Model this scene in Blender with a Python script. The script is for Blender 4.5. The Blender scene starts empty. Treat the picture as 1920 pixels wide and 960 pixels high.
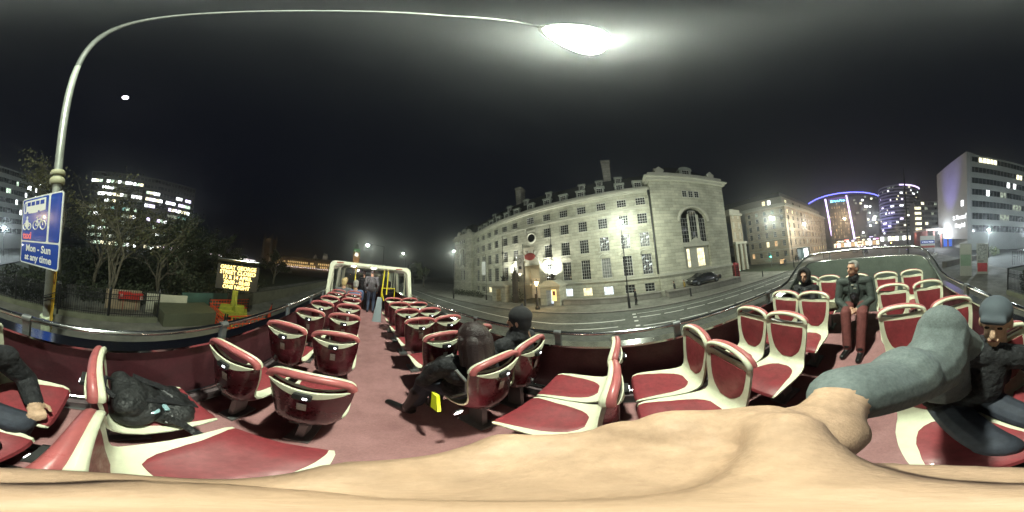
import bpy, bmesh, math, random
import numpy as np
from mathutils import Vector, Matrix

R = math.radians
rnd = random.Random(11)
S = bpy.context.scene
COL = S.collection
CAMZ = 3.9            # camera height above the road; everything is laid out from the camera and lifted at the end

# ------------------------------------------------------------------ camera, sky, exposure
def idir(x, y):
    lon = (x - 960) * R(0.1875); lat = (480 - y) * R(0.1875)
    return np.array([math.cos(lat) * math.sin(lon), math.cos(lat) * math.cos(lon), math.sin(lat)])
_u = idir(878, 480 - (90 - 7.13) / 0.1875)
_f = idir(682, 480); _f = _f - _u * (_f @ _u); _f /= np.linalg.norm(_f)
_r = np.cross(_f, _u)
_M = np.stack([_r, _f, _u])
cam_d = bpy.data.cameras.new('camera'); cam = bpy.data.objects.new('camera', cam_d); COL.objects.link(cam)
cam_d.type = 'PANO'
try:
    cam_d.panorama_type = 'EQUIRECTANGULAR'
except Exception:
    pass
try:
    cam_d.cycles.panorama_type = 'EQUIRECTANGULAR'
except Exception:
    pass
cam_d.clip_start = 0.01; cam_d.clip_end = 5000
mw = Matrix.Identity(4)
for i in range(3):
    mw[i][0] = _M[i, 0]; mw[i][1] = _M[i, 2]; mw[i][2] = -_M[i, 1]
cam.matrix_world = mw
S.camera = cam

W = bpy.data.worlds.new('World'); S.world = W; W.use_nodes = True
wn = W.node_tree; bg = wn.nodes['Background']
sky = wn.nodes.new('ShaderNodeTexSky'); sky.sky_type = 'NISHITA'; sky.sun_disc = False
sky.sun_elevation = R(2); sky.sun_rotation = R(200); sky.air_density = 1.0
hs = wn.nodes.new('ShaderNodeMix'); hs.data_type = 'RGBA'; hs.inputs[0].default_value = 0.9
hs.inputs[7].default_value = (0.13, 0.15, 0.36, 1)
wn.links.new(sky.outputs[0], hs.inputs[6]); wn.links.new(hs.outputs[2], bg.inputs[0])
bg.inputs[1].default_value = 0.017
S.view_settings.view_transform = 'Standard'; S.view_settings.look = 'None'
S.view_settings.exposure = 0; S.view_settings.gamma = 1
S.cycles.use_denoising = True
S.cycles.max_bounces = 5; S.cycles.diffuse_bounces = 2; S.cycles.glossy_bounces = 3
S.cycles.transparent_max_bounces = 8; S.cycles.transmission_bounces = 3
S.cycles.sample_clamp_indirect = 1.0
HAZE = .0026
S.cycles.volume_bounces = 0
S.cycles.caustics_reflective = False; S.cycles.caustics_refractive = False

# ------------------------------------------------------------------ helpers
class MB:
    def __init__(s): s.v = []; s.f = []; s.m = []
    def add(s, vs, fs, mi=0):
        b = len(s.v); s.v += [tuple(v) for v in vs]
        for f in fs: s.f.append(tuple(i + b for i in f)); s.m.append(mi)
        return s
    def box(s, x0, x1, y0, y1, z0, z1, mi=0):
        return s.add([(x0,y0,z0),(x1,y0,z0),(x1,y1,z0),(x0,y1,z0),(x0,y0,z1),(x1,y0,z1),(x1,y1,z1),(x0,y1,z1)],
                     [(3,2,1,0),(4,5,6,7),(0,1,5,4),(1,2,6,5),(2,3,7,6),(3,0,4,7)], mi)
    def obox(s, c, d, rot=None, mi=0):
        b = MB(); b.box(-d[0]/2, d[0]/2, -d[1]/2, d[1]/2, -d[2]/2, d[2]/2)
        m = Matrix.Translation(c) @ (rot.to_4x4() if rot is not None else Matrix.Identity(4))
        return s.add([m @ Vector(v) for v in b.v], b.f, mi)
    def bar(s, p, q, w, t=None, mi=0):
        p = Vector(p); q = Vector(q); d = q - p
        rot = d.to_track_quat('Z', 'Y').to_matrix()
        return s.obox((p + q) / 2, (w, t or w, d.length), rot, mi)
    def tube(s, pts, r, n=8, mi=0, cap=True, closed=False):
        pts = [Vector(p) for p in pts]; k = len(pts)
        rs = r if isinstance(r, (list, tuple)) else [r] * k
        up = None; rings = []
        for i in range(k):
            a = pts[(i-1) % k] if (closed or i > 0) else pts[i]
            b = pts[(i+1) % k] if (closed or i < k-1) else pts[i]
            t = (b - a)
            if t.length < 1e-9: t = Vector((0,0,1))
            t.normalize()
            if up is None:
                up = t.orthogonal().normalized()
            else:
                up = (up - t * up.dot(t))
                if up.length < 1e-6: up = t.orthogonal()
                up.normalize()
            sd = t.cross(up)
            rings.append([pts[i] + (up * math.cos(2*math.pi*j/n) + sd * math.sin(2*math.pi*j/n)) * rs[i] for j in range(n)])
        return s.loft(rings, mi, cap and not closed, closed)
    def loft(s, rings, mi=0, cap=True, closed=False):
        n = len(rings[0]); k = len(rings); vs = [v for r in rings for v in r]; fs = []
        for i in range(k if closed else k-1):
            a = i * n; b = ((i+1) % k) * n
            for j in range(n): fs.append((a+j, a+(j+1) % n, b+(j+1) % n, b+j))
        if cap: fs.append(tuple(range(n))[::-1]); fs.append(tuple((k-1)*n + j for j in range(n)))
        return s.add(vs, fs, mi)
    def lathe(s, prof, c, n=16, mi=0):
        rings = [[(c[0] + r*math.cos(2*math.pi*j/n), c[1] + r*math.sin(2*math.pi*j/n), c[2] + z) for j in range(n)] for r, z in prof]
        return s.loft(rings, mi, True)
    def ell(s, c, r, nu=16, nv=10, rot=None, mi=0):
        c = Vector(c); rings = []
        for i in range(1, nv):
            a = math.pi * i / nv
            ring = [Vector((r[0]*math.sin(a)*math.cos(2*math.pi*j/nu), r[1]*math.sin(a)*math.sin(2*math.pi*j/nu), -r[2]*math.cos(a))) for j in range(nu)]
            rings.append([c + (rot @ p if rot is not None else p) for p in ring])
        b = len(s.v); s.loft(rings, mi, False)
        t = Vector((0,0,r[2])); t = rot @ t if rot is not None else t
        s.v += [tuple(c - t), tuple(c + t)]; e = len(s.v)
        for j in range(nu):
            s.f.append((b + (j+1) % nu, b + j, e-2)); s.m.append(mi)
            l = b + (nv-2)*nu
            s.f.append((l + j, l + (j+1) % nu, e-1)); s.m.append(mi)
        return s
    def prism(s, pts, d, mi=0):
        d = Vector(d); n = len(pts); a = [Vector(p) for p in pts]; b = [p + d for p in a]
        return s.add(a + b, [tuple(range(n))[::-1], tuple(range(n, 2*n))] + [(i, (i+1) % n, n + (i+1) % n, n + i) for i in range(n)], mi)
    def quad(s, a, b, c, d, mi=0): return s.add([a,b,c,d], [(0,1,2,3)], mi)
    def xf(s, m): s.v = [tuple(m @ Vector(v)) for v in s.v]; return s
    def mesh(s, name, mats, off=(0,0,0), angle=38, fix=True):
        me = bpy.data.meshes.new(name)
        me.from_pydata([(v[0]-off[0], v[1]-off[1], v[2]-off[2]) for v in s.v], [], s.f)
        for m in (mats if isinstance(mats, (list, tuple)) else [mats]): me.materials.append(m)
        me.polygons.foreach_set('material_index', s.m)
        if fix:
            b = bmesh.new(); b.from_mesh(me); bmesh.ops.recalc_face_normals(b, faces=b.faces); b.to_mesh(me); b.free()
        if angle:
            me.polygons.foreach_set('use_smooth', [True] * len(me.polygons))
            me.set_sharp_from_angle(angle=R(angle))
        return me
    def build(s, name, mats, parent=None, loc=None, angle=38, fix=True):
        off = wloc(parent) if parent is not None else Vector((0,0,0))
        if loc is not None: off = off + Vector(loc) if parent is None else Vector(loc)
        o = bpy.data.objects.new(name, s.mesh(name, mats, off, angle, fix)); COL.objects.link(o)
        if parent is not None:
            o.parent = parent; o.location = off - wloc(parent)
        else: o.location = off
        return o

def each(pieces, name, m, parent, **k):
    return [p.build(name, m, parent, **k) for p in pieces]

def wloc(o):
    l = Vector((0,0,0))
    while o is not None: l += o.location; o = o.parent
    return l
def tag(o, label=None, cat=None, group=None, kind=None):
    if label: o['label'] = label
    if cat: o['category'] = cat
    if group: o['group'] = group
    if kind: o['kind'] = kind
    return o
def thing(name, label, cat, loc=(0,0,0), group=None):
    o = bpy.data.objects.new(name, None); COL.objects.link(o); o.location = loc; o.empty_display_size = 0.2
    return tag(o, label, cat, group)
def dup(root, loc, label=None, rz=None):
    r = root.copy(); COL.objects.link(r); r.location = loc
    if rz is not None: r.rotation_euler = (0, 0, rz)
    if label: r['label'] = label
    for ch in list(root.children):
        c = ch.copy(); COL.objects.link(c); c.parent = r
        for g in ch.children:
            d = g.copy(); COL.objects.link(d); d.parent = c
    return r
def struct(o): o['kind'] = 'structure'; return o

_mc = {}
def mat(name, col=(.5,.5,.5), rough=.5, metal=0.0, emit=None, es=1.0, noise=None, bump=None, coat=0.0, spec=.5, courses=None, wear=None, tint=0.0):
    if name in _mc: return _mc[name]
    m = bpy.data.materials.new(name); m.use_nodes = True; nt = m.node_tree; b = nt.nodes['Principled BSDF']; L = nt.links
    b.inputs['Base Color'].default_value = (*col, 1); b.inputs['Roughness'].default_value = rough
    b.inputs['Metallic'].default_value = metal; b.inputs['Coat Weight'].default_value = coat
    b.inputs['Specular IOR Level'].default_value = spec
    tc = nt.nodes.new('ShaderNodeTexCoord'); out = None
    if noise:
        sc, amt = noise[0], noise[1]
        n = nt.nodes.new('ShaderNodeTexNoise'); n.inputs['Scale'].default_value = sc; n.inputs['Detail'].default_value = 6; n.inputs['Roughness'].default_value = .65
        L.new(tc.outputs['Object'], n.inputs['Vector'])
        r = nt.nodes.new('ShaderNodeValToRGB'); r.color_ramp.elements[0].position = .3; r.color_ramp.elements[1].position = .7
        lo = [c*(1-amt) for c in col]; hi = [min(1, c*(1+amt)) for c in col]
        r.color_ramp.elements[0].color = (*lo, 1); r.color_ramp.elements[1].color = (*hi, 1)
        L.new(n.outputs['Fac'], r.inputs[0]); out = r.outputs[0]
    h = None
    if courses:
        sx = nt.nodes.new('ShaderNodeSeparateXYZ'); L.new(tc.outputs['Object'], sx.inputs[0])
        def math_(op, a, bb):
            q = nt.nodes.new('ShaderNodeMath'); q.operation = op
            if isinstance(a, (int, float)): q.inputs[0].default_value = a
            else: L.new(a, q.inputs[0])
            if bb is not None:
                if isinstance(bb, (int, float)): q.inputs[1].default_value = bb
                else: L.new(bb, q.inputs[1])
            return q.outputs[0]
        z = math_('MULTIPLY', sx.outputs[2], 1/courses)
        fr = math_('FRACT', z, None); g = math_('LESS_THAN', fr, .1)
        row = math_('FLOOR', z, None)
        yy = math_('ADD', math_('MULTIPLY', math_('ADD', sx.outputs[1], sx.outputs[0]), .45/courses), math_('MULTIPLY', row, .5))
        g2 = math_('LESS_THAN', math_('FRACT', yy, None), .035)
        gm = math_('MAXIMUM', g, math_('MULTIPLY', g2, .7))
        wn_ = nt.nodes.new('ShaderNodeTexWhiteNoise'); wn_.noise_dimensions = '2D'
        cv = nt.nodes.new('ShaderNodeCombineXYZ'); L.new(row, cv.inputs[0]); L.new(math_('FLOOR', yy, None), cv.inputs[1]); L.new(cv.outputs[0], wn_.inputs[0])
        blk = math_('ADD', .82, math_('MULTIPLY', wn_.outputs[0], .3))
        tot = math_('MULTIPLY', blk, math_('SUBTRACT', 1.0, math_('MULTIPLY', gm, .38)))
        mx = nt.nodes.new('ShaderNodeMix'); mx.data_type = 'RGBA'; mx.blend_type = 'MULTIPLY'; mx.inputs[0].default_value = 1
        if out is not None: L.new(out, mx.inputs[6])
        else: mx.inputs[6].default_value = (*col, 1)
        L.new(tot, mx.inputs[7]); out = mx.outputs[2]
        h = math_('SUBTRACT', 1.0, gm)
    if wear or tint:
        fac = None
        def mul(a, bb):
            q = nt.nodes.new('ShaderNodeMath'); q.operation = 'MULTIPLY'; L.new(a, q.inputs[0]); L.new(bb, q.inputs[1]); return q.outputs[0]
        if wear:
            ge = nt.nodes.new('ShaderNodeNewGeometry'); wnz = nt.nodes.new('ShaderNodeTexNoise'); wnz.inputs['Scale'].default_value = wear[0]; wnz.inputs['Detail'].default_value = 7; wnz.inputs['Roughness'].default_value = .7
            L.new(ge.outputs['Position'], wnz.inputs['Vector']); mr = nt.nodes.new('ShaderNodeMapRange'); mr.inputs[1].default_value = .3; mr.inputs[2].default_value = .62; mr.inputs[3].default_value = 1-wear[1]; mr.inputs[4].default_value = 1.06
            L.new(wnz.outputs['Fac'], mr.inputs[0]); fac = mr.outputs[0]
            rr2 = nt.nodes.new('ShaderNodeMapRange'); rr2.inputs[1].default_value = .35; rr2.inputs[2].default_value = .65; rr2.inputs[3].default_value = min(1, rough*1.5+.05); rr2.inputs[4].default_value = rough*.85
            L.new(wnz.outputs['Fac'], rr2.inputs[0]); L.new(rr2.outputs[0], b.inputs['Roughness'])
        if tint:
            oi = nt.nodes.new('ShaderNodeObjectInfo'); mr = nt.nodes.new('ShaderNodeMapRange'); mr.inputs[3].default_value = 1-tint; mr.inputs[4].default_value = 1+tint*.6
            L.new(oi.outputs['Random'], mr.inputs[0]); fac = mr.outputs[0] if fac is None else mul(fac, mr.outputs[0])
        mx = nt.nodes.new('ShaderNodeMix'); mx.data_type = 'RGBA'; mx.blend_type = 'MULTIPLY'; mx.inputs[0].default_value = 1
        if out is not None: L.new(out, mx.inputs[6])
        else: mx.inputs[6].default_value = (*col, 1)
        L.new(fac, mx.inputs[7]); out = mx.outputs[2]
    if out is not None: L.new(out, b.inputs['Base Color'])
    if bump:
        n2 = nt.nodes.new('ShaderNodeTexNoise'); n2.inputs['Scale'].default_value = bump[0]; n2.inputs['Detail'].default_value = 4
        L.new(tc.outputs['Object'], n2.inputs['Vector'])
        bp = nt.nodes.new('ShaderNodeBump'); bp.inputs['Strength'].default_value = bump[1]; bp.inputs['Distance'].default_value = bump[2] if len(bump) > 2 else .01
        src = n2.outputs['Fac']
        if h is not None:
            ad = nt.nodes.new('ShaderNodeMath'); ad.operation = 'ADD'; L.new(n2.outputs['Fac'], ad.inputs[0]); L.new(h, ad.inputs[1]); src = ad.outputs[0]
        L.new(src, bp.inputs['Height']); L.new(bp.outputs[0], b.inputs['Normal'])
    if emit:
        b.inputs['Emission Color'].default_value = (*emit, 1); b.inputs['Emission Strength'].default_value = es
    if emit: m.cycles.emission_sampling = 'NONE'
    _mc[name] = m
    return m
def litmat(name, c, s, var=.5, scale=1.3):
    """a lit window: emission broken up by what stands in the room and by the blinds"""
    if name in _mc: return _mc[name]
    m = mat(name, (.1,.1,.1), .3, emit=c, es=s); nt = m.node_tree; b = nt.nodes['Principled BSDF']
    tc = nt.nodes.new('ShaderNodeTexCoord'); n = nt.nodes.new('ShaderNodeTexNoise'); n.inputs['Scale'].default_value = scale; n.inputs['Detail'].default_value = 5
    nt.links.new(tc.outputs['Object'], n.inputs['Vector'])
    r = nt.nodes.new('ShaderNodeMapRange'); r.inputs[1].default_value = .35; r.inputs[2].default_value = .65; r.inputs[3].default_value = s*(1-var); r.inputs[4].default_value = s*(1+var)
    nt.links.new(n.outputs['Fac'], r.inputs[0]); nt.links.new(r.outputs[0], b.inputs['Emission Strength'])
    return m
def sparkmat(name, c, s, scale):
    m = litmat(name, c, s, 1.0, scale)
    for n in m.node_tree.nodes:
        if n.type == 'MAP_RANGE': n.inputs[1].default_value = .56; n.inputs[2].default_value = .66; n.inputs[3].default_value = .01; n.inputs[4].default_value = s
        if n.type == 'TEX_NOISE': n.inputs['Detail'].default_value = 1
    m.node_tree.nodes['Principled BSDF'].inputs['Base Color'].default_value = (.012,.014,.016,1)
    return m
def glassmat(name, tint=(.85,.9,.9), refl=.12):
    m = bpy.data.materials.new(name); m.use_nodes = True; nt = m.node_tree; nt.nodes.clear()
    o = nt.nodes.new('ShaderNodeOutputMaterial'); t = nt.nodes.new('ShaderNodeBsdfTransparent'); g = nt.nodes.new('ShaderNodeBsdfGlossy'); x = nt.nodes.new('ShaderNodeMixShader')
    t.inputs[0].default_value = (*tint, 1); g.inputs[0].default_value = (1,1,1,1); g.inputs['Roughness'].default_value = .03; x.inputs[0].default_value = refl
    nt.links.new(t.outputs[0], x.inputs[1]); nt.links.new(g.outputs[0], x.inputs[2]); nt.links.new(x.outputs[0], o.inputs[0])
    return m

# materials
M_ = {}
ASPH = mat('asphalt', (.115,.122,.108), .75, noise=(3.5,.3), bump=(60,.5,.01), wear=(.35,.35))
PAVE = mat('paving', (.19,.19,.165), .8, noise=(1.2,.25), bump=(30,.4,.008), wear=(.5,.35))
KERB = mat('kerb_stone', (.22,.21,.19), .8, noise=(3,.2))
PAINT = mat('road_paint', (.75,.76,.72), .6, noise=(9,.25))
EARTH = mat('park_ground', (.035,.045,.02), .95, noise=(.8,.4))
STONE = mat('portland_stone', (.46,.455,.36), .8, noise=(.5,.16), bump=(14,.35,.03), courses=.42, wear=(.35,.3))
STONE2 = mat('smooth_stone', (.46,.455,.38), .75, noise=(.9,.15), bump=(18,.25,.02))
STONEG = mat('grey_stone', (.25,.24,.21), .8, noise=(1.2,.2), bump=(14,.3,.02), courses=.5)
SLATE = mat('roof_slate', (.022,.023,.026), .6, noise=(2,.3), bump=(12,.4,.03))
LEAD = mat('lead_grey', (.27,.29,.25), .6, noise=(2,.2))
WFRAME = mat('window_frame_white', (.6,.6,.56), .5)
DGLASS = mat('dark_window_glass', (.012,.014,.016), .06, spec=.8)
BLACK = mat('black_iron', (.015,.016,.017), .45, noise=(8,.3))
CHROME = mat('chrome', (.75,.77,.76), .14, 1.0, noise=(6,.05))
CREAM = mat('cream_plastic', (.72,.735,.55), .32, noise=(5,.05), coat=.15, wear=(9,.14), tint=.08)
SRED = mat('seat_red', (.25,.04,.048), .38, noise=(40,.14), bump=(220,.15,.001), coat=.08, wear=(11,.28), tint=.16)
SHELL = mat('seat_shell_maroon', (.095,.013,.022), .22, noise=(9,.3), coat=.45, wear=(7,.3), tint=.15)
SHANDLE = mat('handle_pink', (.44,.12,.12), .3, coat=.3, wear=(13,.22), tint=.12)
MAROON = mat('bus_side_maroon', (.085,.02,.028), .5, noise=(50,.25), bump=(150,.2,.001), wear=(2.5,.3))
FLOOR = mat('bus_floor_pink', (.33,.165,.165), .7, noise=(90,.14), bump=(260,.2,.0015), wear=(2.2,.3))
REARG = mat('rear_panel_greygreen', (.13,.16,.135), .6, noise=(70,.14), wear=(3,.2))
BUSRED = mat('bus_paint_red', (.30,.015,.02), .3, coat=.5)
CANOPY = mat('canopy_cream', (.74,.75,.58), .35, coat=.2)
CEILG = mat('canopy_ceiling', (.55,.52,.45), .5)
RUBBER = mat('rubber_black', (.012,.012,.012), .8)
YELPOLE = mat('yellow_pole', (.75,.62,.02), .35)
STEELG = mat('steel_grey', (.22,.23,.23), .4, .7)
GREYP = mat('grey_blue_panel', (.28,.33,.36), .45)
LEDW = mat('white_led', (.8,.8,.8), .4, emit=(.92,.96,1), es=5)
SKIN = mat('skin', (.48,.27,.18), .5, noise=(30,.1))
SKIN2 = mat('skin_pale', (.46,.30,.20), .62, noise=(70,.16), bump=(420,.5,.0012), wear=(28,.25))
NAIL = mat('fingernail', (.72,.52,.42), .22)
LAMPC = (.92,1.0,.82)

# ------------------------------------------------------------------ lights (lamps of the place, and light added for the stone facade)
def point(name, loc, power, col=(1,1,1), size=.12):
    d = bpy.data.lights.new(name, 'POINT'); d.energy = power; d.color = col; d.shadow_soft_size = size
    o = bpy.data.objects.new(name, d); COL.objects.link(o); o.location = loc; return o
def spot(name, loc, target, power, col=(1,1,1), ang=60, size=.15, blend=.6):
    d = bpy.data.lights.new(name, 'SPOT'); d.energy = power; d.color = col; d.spot_size = R(ang); d.shadow_soft_size = size; d.spot_blend = blend
    o = bpy.data.objects.new(name, d); COL.objects.link(o); o.location = loc
    o.rotation_euler = (Vector(target) - Vector(loc)).to_track_quat('-Z', 'Y').to_euler(); return o

G = -CAMZ
# ------------------------------------------------------------------ ground, roads
b = MB(); b.quad((-900,-900,G-.15),(900,-900,G-.15),(900,900,G-.15),(-900,900,G-.15)); struct(b.build('ground', EARTH, angle=0))
RX0, RX1 = -2.0, 14.55
b = MB(); b.quad((RX0,-260,G-.10),(RX1,-260,G-.10),(RX1,420,G-.10),(RX0,420,G-.10)); struct(b.build('road', ASPH, angle=0))
b = MB(); b.quad((-40,-110,G-.104),(60,-110,G-.104),(60,-62,G-.104),(-40,-62,G-.104)); struct(b.build('cross_road', ASPH, angle=0))
b = MB(); b.box(RX0-.25, RX0, -60, 420, G-.2, G+.012); b.box(RX1, RX1+.25, -24, 420, G-.2, G+.012); b.box(RX1, RX1+.25, -62, -38, G-.2, G+.012)
struct(b.build('kerb', KERB))
b = MB(); b.box(-14, RX0-.25, -60, 420, G-.25, G); struct(b.build('left_pavement', PAVE))
b = MB(); b.box(RX1+.25, 42, -24, 300, G-.25, G); struct(b.build('right_pavement', PAVE))
b = MB(); b.box(RX1+.25, 42, -62, -38, G-.25, G); struct(b.build('far_pavement', PAVE))
b = MB(); b.box(-70, -14, -62, -13.5, G-.25, G-.02); struct(b.build('forecourt_pavement', mat('forecourt', (.075,.08,.075), .75, noise=(.7,.25))))
b = MB(); zz = G-.094
def line(x0, y0, x1, y1, w=.12):
    d = Vector((x1-x0, y1-y0, 0)); n = Vector((-d.y, d.x, 0)).normalized() * w/2
    b.quad((x0-n.x,y0-n.y,zz),(x1-n.x,y1-n.y,zz),(x1+n.x,y1+n.y,zz),(x0+n.x,y0+n.y,zz))
line(12.15,0,11.5,5,.15); line(11.5,5,11.7,10,.15); line(11.7,10,12.4,20,.15); line(12.4,20,13.6,40,.15); line(13.6,40,13.9,160,.12)
line(10.7,.5,10.35,3.3,.12)
for x in (13.4,12.55,11.6,10.55): line(x,-.62,x-.02,-.9,.28)
for k in range(14):
    y = -1.1 - k*1.9; line(12.4-.05*k, y, 12.35-.05*k, y-1.6, .13)
for k in range(12):
    y = -1.1 - k*2.4; line(10.4-.06*k, y, 10.3-.06*k, y-2.1, .13)
line(13.5,-1.0,13.4,-20,.08)
for k in range(24): line(6.2, 8+k*5, 6.2, 10.5+k*5, .12)
for k in range(16): line(3.2, -8-k*4, 3.2, -10-k*4, .12)
line(13.2,-21.5,5.2,-23.5,.25)
struct(b.build('road_marking', PAINT, angle=0))
WATER = mat('river_water', (.01,.014,.016), .45, bump=(.5,.6,.4), spec=.12)
b = MB(); b.quad((-420,70,G-.13),(-14.2,70,G-.13),(-14.2,240,G-.13),(-420,240,G-.13)); struct(b.build('river_water', WATER, angle=0))

# ------------------------------------------------------------------ bus seat
def seat_profile():
    """front-surface centre line from the front lip of the pan over the bend to the top of the back: (y, z, half width, dish)"""
    return [(.515,.405,.164,0),(.505,.425,.174,0),(.47,.437,.181,.004),(.40,.436,.183,.010),(.30,.424,.184,.014),(.21,.414,.180,.016),
            (.15,.418,.170,.016),(.112,.440,.160,.014),(.092,.480,.155,.012),(.076,.540,.160,.014),(.058,.620,.172,.020),(.042,.700,.182,.024),(.028,.775,.187,.024),(.021,.818,.187,.022)]
def make_seat():
    t = bpy.data.objects.new('seat', None); COL.objects.link(t); t.empty_display_size = .2
    P = seat_profile(); n = len(P); NU = 12
    def normal(i):
        a = P[max(0,i-1)]; c = P[min(n-1,i+1)]; ty, tz = c[0]-a[0], c[1]-a[1]; l = math.hypot(ty, tz)
        return (tz/l, -ty/l)        # up / forward facing side
    def surf(i, u, off):
        y, z, hw, dish = P[i]; ny, nz = normal(i)
        if i == n-1: z = z - .030*(1-u*u)
        if i == n-2: z = z - .012*(1-u*u)
        d = dish*u*u + off
        return (u*hw, y + ny*d, z + nz*d)
    # orientation check: the pan's normal must point up
    sg = 1 if normal(4)[1] > 0 else -1
    def layer(o1, o2, i0, i1, ws=1.0, hwf=None):
        b = MB(); rings = []
        for i in range(i0, i1+1):
            us = [(-1 + 2*j/NU) * ws for j in range(NU+1)]
            if hwf: us = [u*hwf(i) for u in us]
            top = [surf(i, u, sg*o1) for u in us]; bot = [surf(i, u, sg*o2) for u in us[::-1]]
            rings.append(top + bot)
        b.loft(rings); return b
    layer(.000, -.014, 0, n-1).build('frame', CREAM, t)
    # dark outer shell: behind the back and under the pan
    def deep(i): return (.034,.034,.036,.042,.050,.062,.072,.078,.072,.060,.048,.042,.038,.034)[i]
    b = MB(); rings = []
    for i in range(1, n):
        us = [-1 + 2*j/NU for j in range(NU+1)]
        rings.append([surf(i, u, -sg*.0145) for u in us] + [surf(i, u, -sg*(.016+(deep(i)-.016)*(1-abs(u)**4))) for u in us[::-1]])
    b.loft(rings); b.build('shell', SHELL, t)
    # shield-shaped red pads
    hb = {8:.30,9:.60,10:.74,11:.80,12:.81}
    rows = [(8,.30),(8.5,.52),(9,.66),(9.5,.73),(10,.77),(10.5,.79),(11,.80),(11.5,.805),(12,.80)]
    def surf_f(fi, u, off):
        i = int(fi); f = fi - i
        if f < 1e-6: return Vector(surf(i, u, off))
        return Vector(surf(i, u, off)).lerp(Vector(surf(i+1, u, off)), f)
    def pad(rows, name, o=.006):
        b = MB(); rings = []
        for fi, w in rows:
            us = [(-1 + 2*j/10)*w for j in range(11)]
            rings.append([surf_f(fi, u, sg*(o if abs(u) < w*.99 else .0005)) for u in us] + [surf_f(fi, u, -sg*.002) for u in us[::-1]])
        b.loft(rings); return b.build(name, SRED, t)
    pad(rows, 'back_pad')
    pad([(0.02,.93),(1,.92),(2,.89),(3,.83),(3.5,.78),(4,.75),(4.5,.69),(5,.60),(5.5,.46),(5.8,.28)], 'seat_pad')
    # handle arch: cream in front, pink behind
    def arch(y0, name, m, ry, r):
        b = MB(); pts = []
        for k in range(17):
            a = math.pi*k/16; u = math.cos(a)
            pts.append((u*.178*(1 if abs(u) < .99 else 1.0), y0 + .022*u*u, .812 + .066*math.sin(a)**.75))
        rings = []
        for k, p in enumerate(pts):
            q0 = Vector(pts[max(0,k-1)]); q1 = Vector(pts[min(16,k+1)]); tg = (q1-q0).normalized(); nn = tg.cross(Vector((0,1,0))).normalized()
            rings.append([Vector(p) + nn*(r*math.cos(2*math.pi*j/10)) + Vector((0, ry*math.sin(2*math.pi*j/10), 0)) for j in range(10)])
        b.loft(rings); return b.build(name, m, t)
    arch(.020, 'front_handle', CREAM, .015, .0165)
    arch(-.004, 'rear_handle', SHANDLE, .020, .021)
    # cream crescent lip across the back under the opening
    b = MB(); top = []; bot = []
    for j in range(13):
        u = -1 + 2*j/12
        top.append((u*.172, -.012 + .020*u*u, .811 - .022*(1-u*u))); bot.append((u*.172, -.012 + .020*u*u, .811 - .022*(1-u*u) - .046*(1-u*u) - .003))
    rings = []
    for j in range(13):
        a = Vector(top[j]); c = Vector(bot[j]); o = Vector((0, -.012, 0))
        rings.append([a, a+o, c+o, c + Vector((0,.0,0))])
    b.loft(rings); b.build('rear_lip', CREAM, t)
    b = MB(); c = (0.0, -.034, .757)
    prof = [(-.038,-.013),(-.030,-.020),(.030,-.020),(.038,-.013),(.038,.013),(.030,.020),(-.030,.020),(-.038,.013)]
    b.prism([(c[0]+x, c[1]+.018, c[2]+z) for x, z in prof], (0,-.026,0)); us = b.build('usb_socket', RUBBER, t)
    b = MB(); b.box(.006,.024,-.0455,-.0422,.750,.762); b.build('usb_light', LEDW, t)
    stk = mat('paper_sticker', (.42,.40,.36), .6, noise=(160,.5)); b = MB()
    b.quad((-.020,.010,.60),(.020,.010,.60),(.020,-.007,.68),(-.020,-.007,.68))
    b.v = [(x, y-.006, z) for x, y, z in b.v]
    b.build('sticker', stk, t, angle=0)
    # pedestal
    b = MB(); b.box(-.05,.05,.06,.36,.36,.392); b.box(-.02,.02,.14,.26,.03,.36); b.box(-.06,.06,.10,.32,.0,.03); b.build('pedestal', STEELG, t)
    return t
# seat_profile's outside at the sticker: keep the sticker just proud of the shell
SEAT = make_seat()
D = -1.42             # deck floor below the camera
LX = (-.60, -.17); RXs = (.725, 1.10)
seats = []
LY = [0.0,.66,1.31,1.97,2.60,3.22,3.84,4.46]
RY = [.67,1.29,1.87,2.45,3.03,3.61,.07,-.50,-1.09,-1.70]
for y in LY + [-.61,-1.22,-1.87]: seats += [(x, y) for x in LX]
for y in RY: seats += [(x, y) for x in RXs]
seats += [(x, -2.62) for x in (-.57,-.14,.33,.80,1.18)]
bus = thing('tour_bus', 'open top red tour bus deck with rows of seats, chrome handrails and cream front canopy', 'bus', (0,0,G))
for i, (x, y) in enumerate(seats):
    o = SEAT if i == 0 else dup(SEAT, (0,0,0)); o.parent = bus; o.location = (x, y, D-G)

# ------------------------------------------------------------------ the bus
XL, XR, YR, YF = -.97, 1.42, -3.03, 8.4
b = MB(); b.box(XL-.01, XR+.01, YR+.0, YF, D-.06, D); b.build('deck_floor', FLOOR, bus)
# lower body, wheels
b = MB(); b.box(XL-.08, XR+.08, YR-.06, YF+.1, G+.32, D-.062); b.build('lower_body', BUSRED, bus)
b = MB(); b.box(XR+.081, XR+.09, YR+.6, YF-.8, -2.55, -1.85); b.box(XL-.09, XL-.081, YR+.6, YF-.8, -2.55, -1.85); b.build('lower_window', DGLASS, bus)
for x in (XL+.02, XR-.02):
    for y in (-1.2, 6.0):
        b = MB(); b.lathe([(.2,-.14),(.42,-.14),(.45,-.1),(.45,.1),(.42,.14),(.2,.14)], (0,0,0), 20); b.xf(Matrix.Translation((x, y, G+.36)) @ Matrix.Rotation(R(90),4,'Y'))
        w = b.build('wheel', RUBBER, bus)
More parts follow.
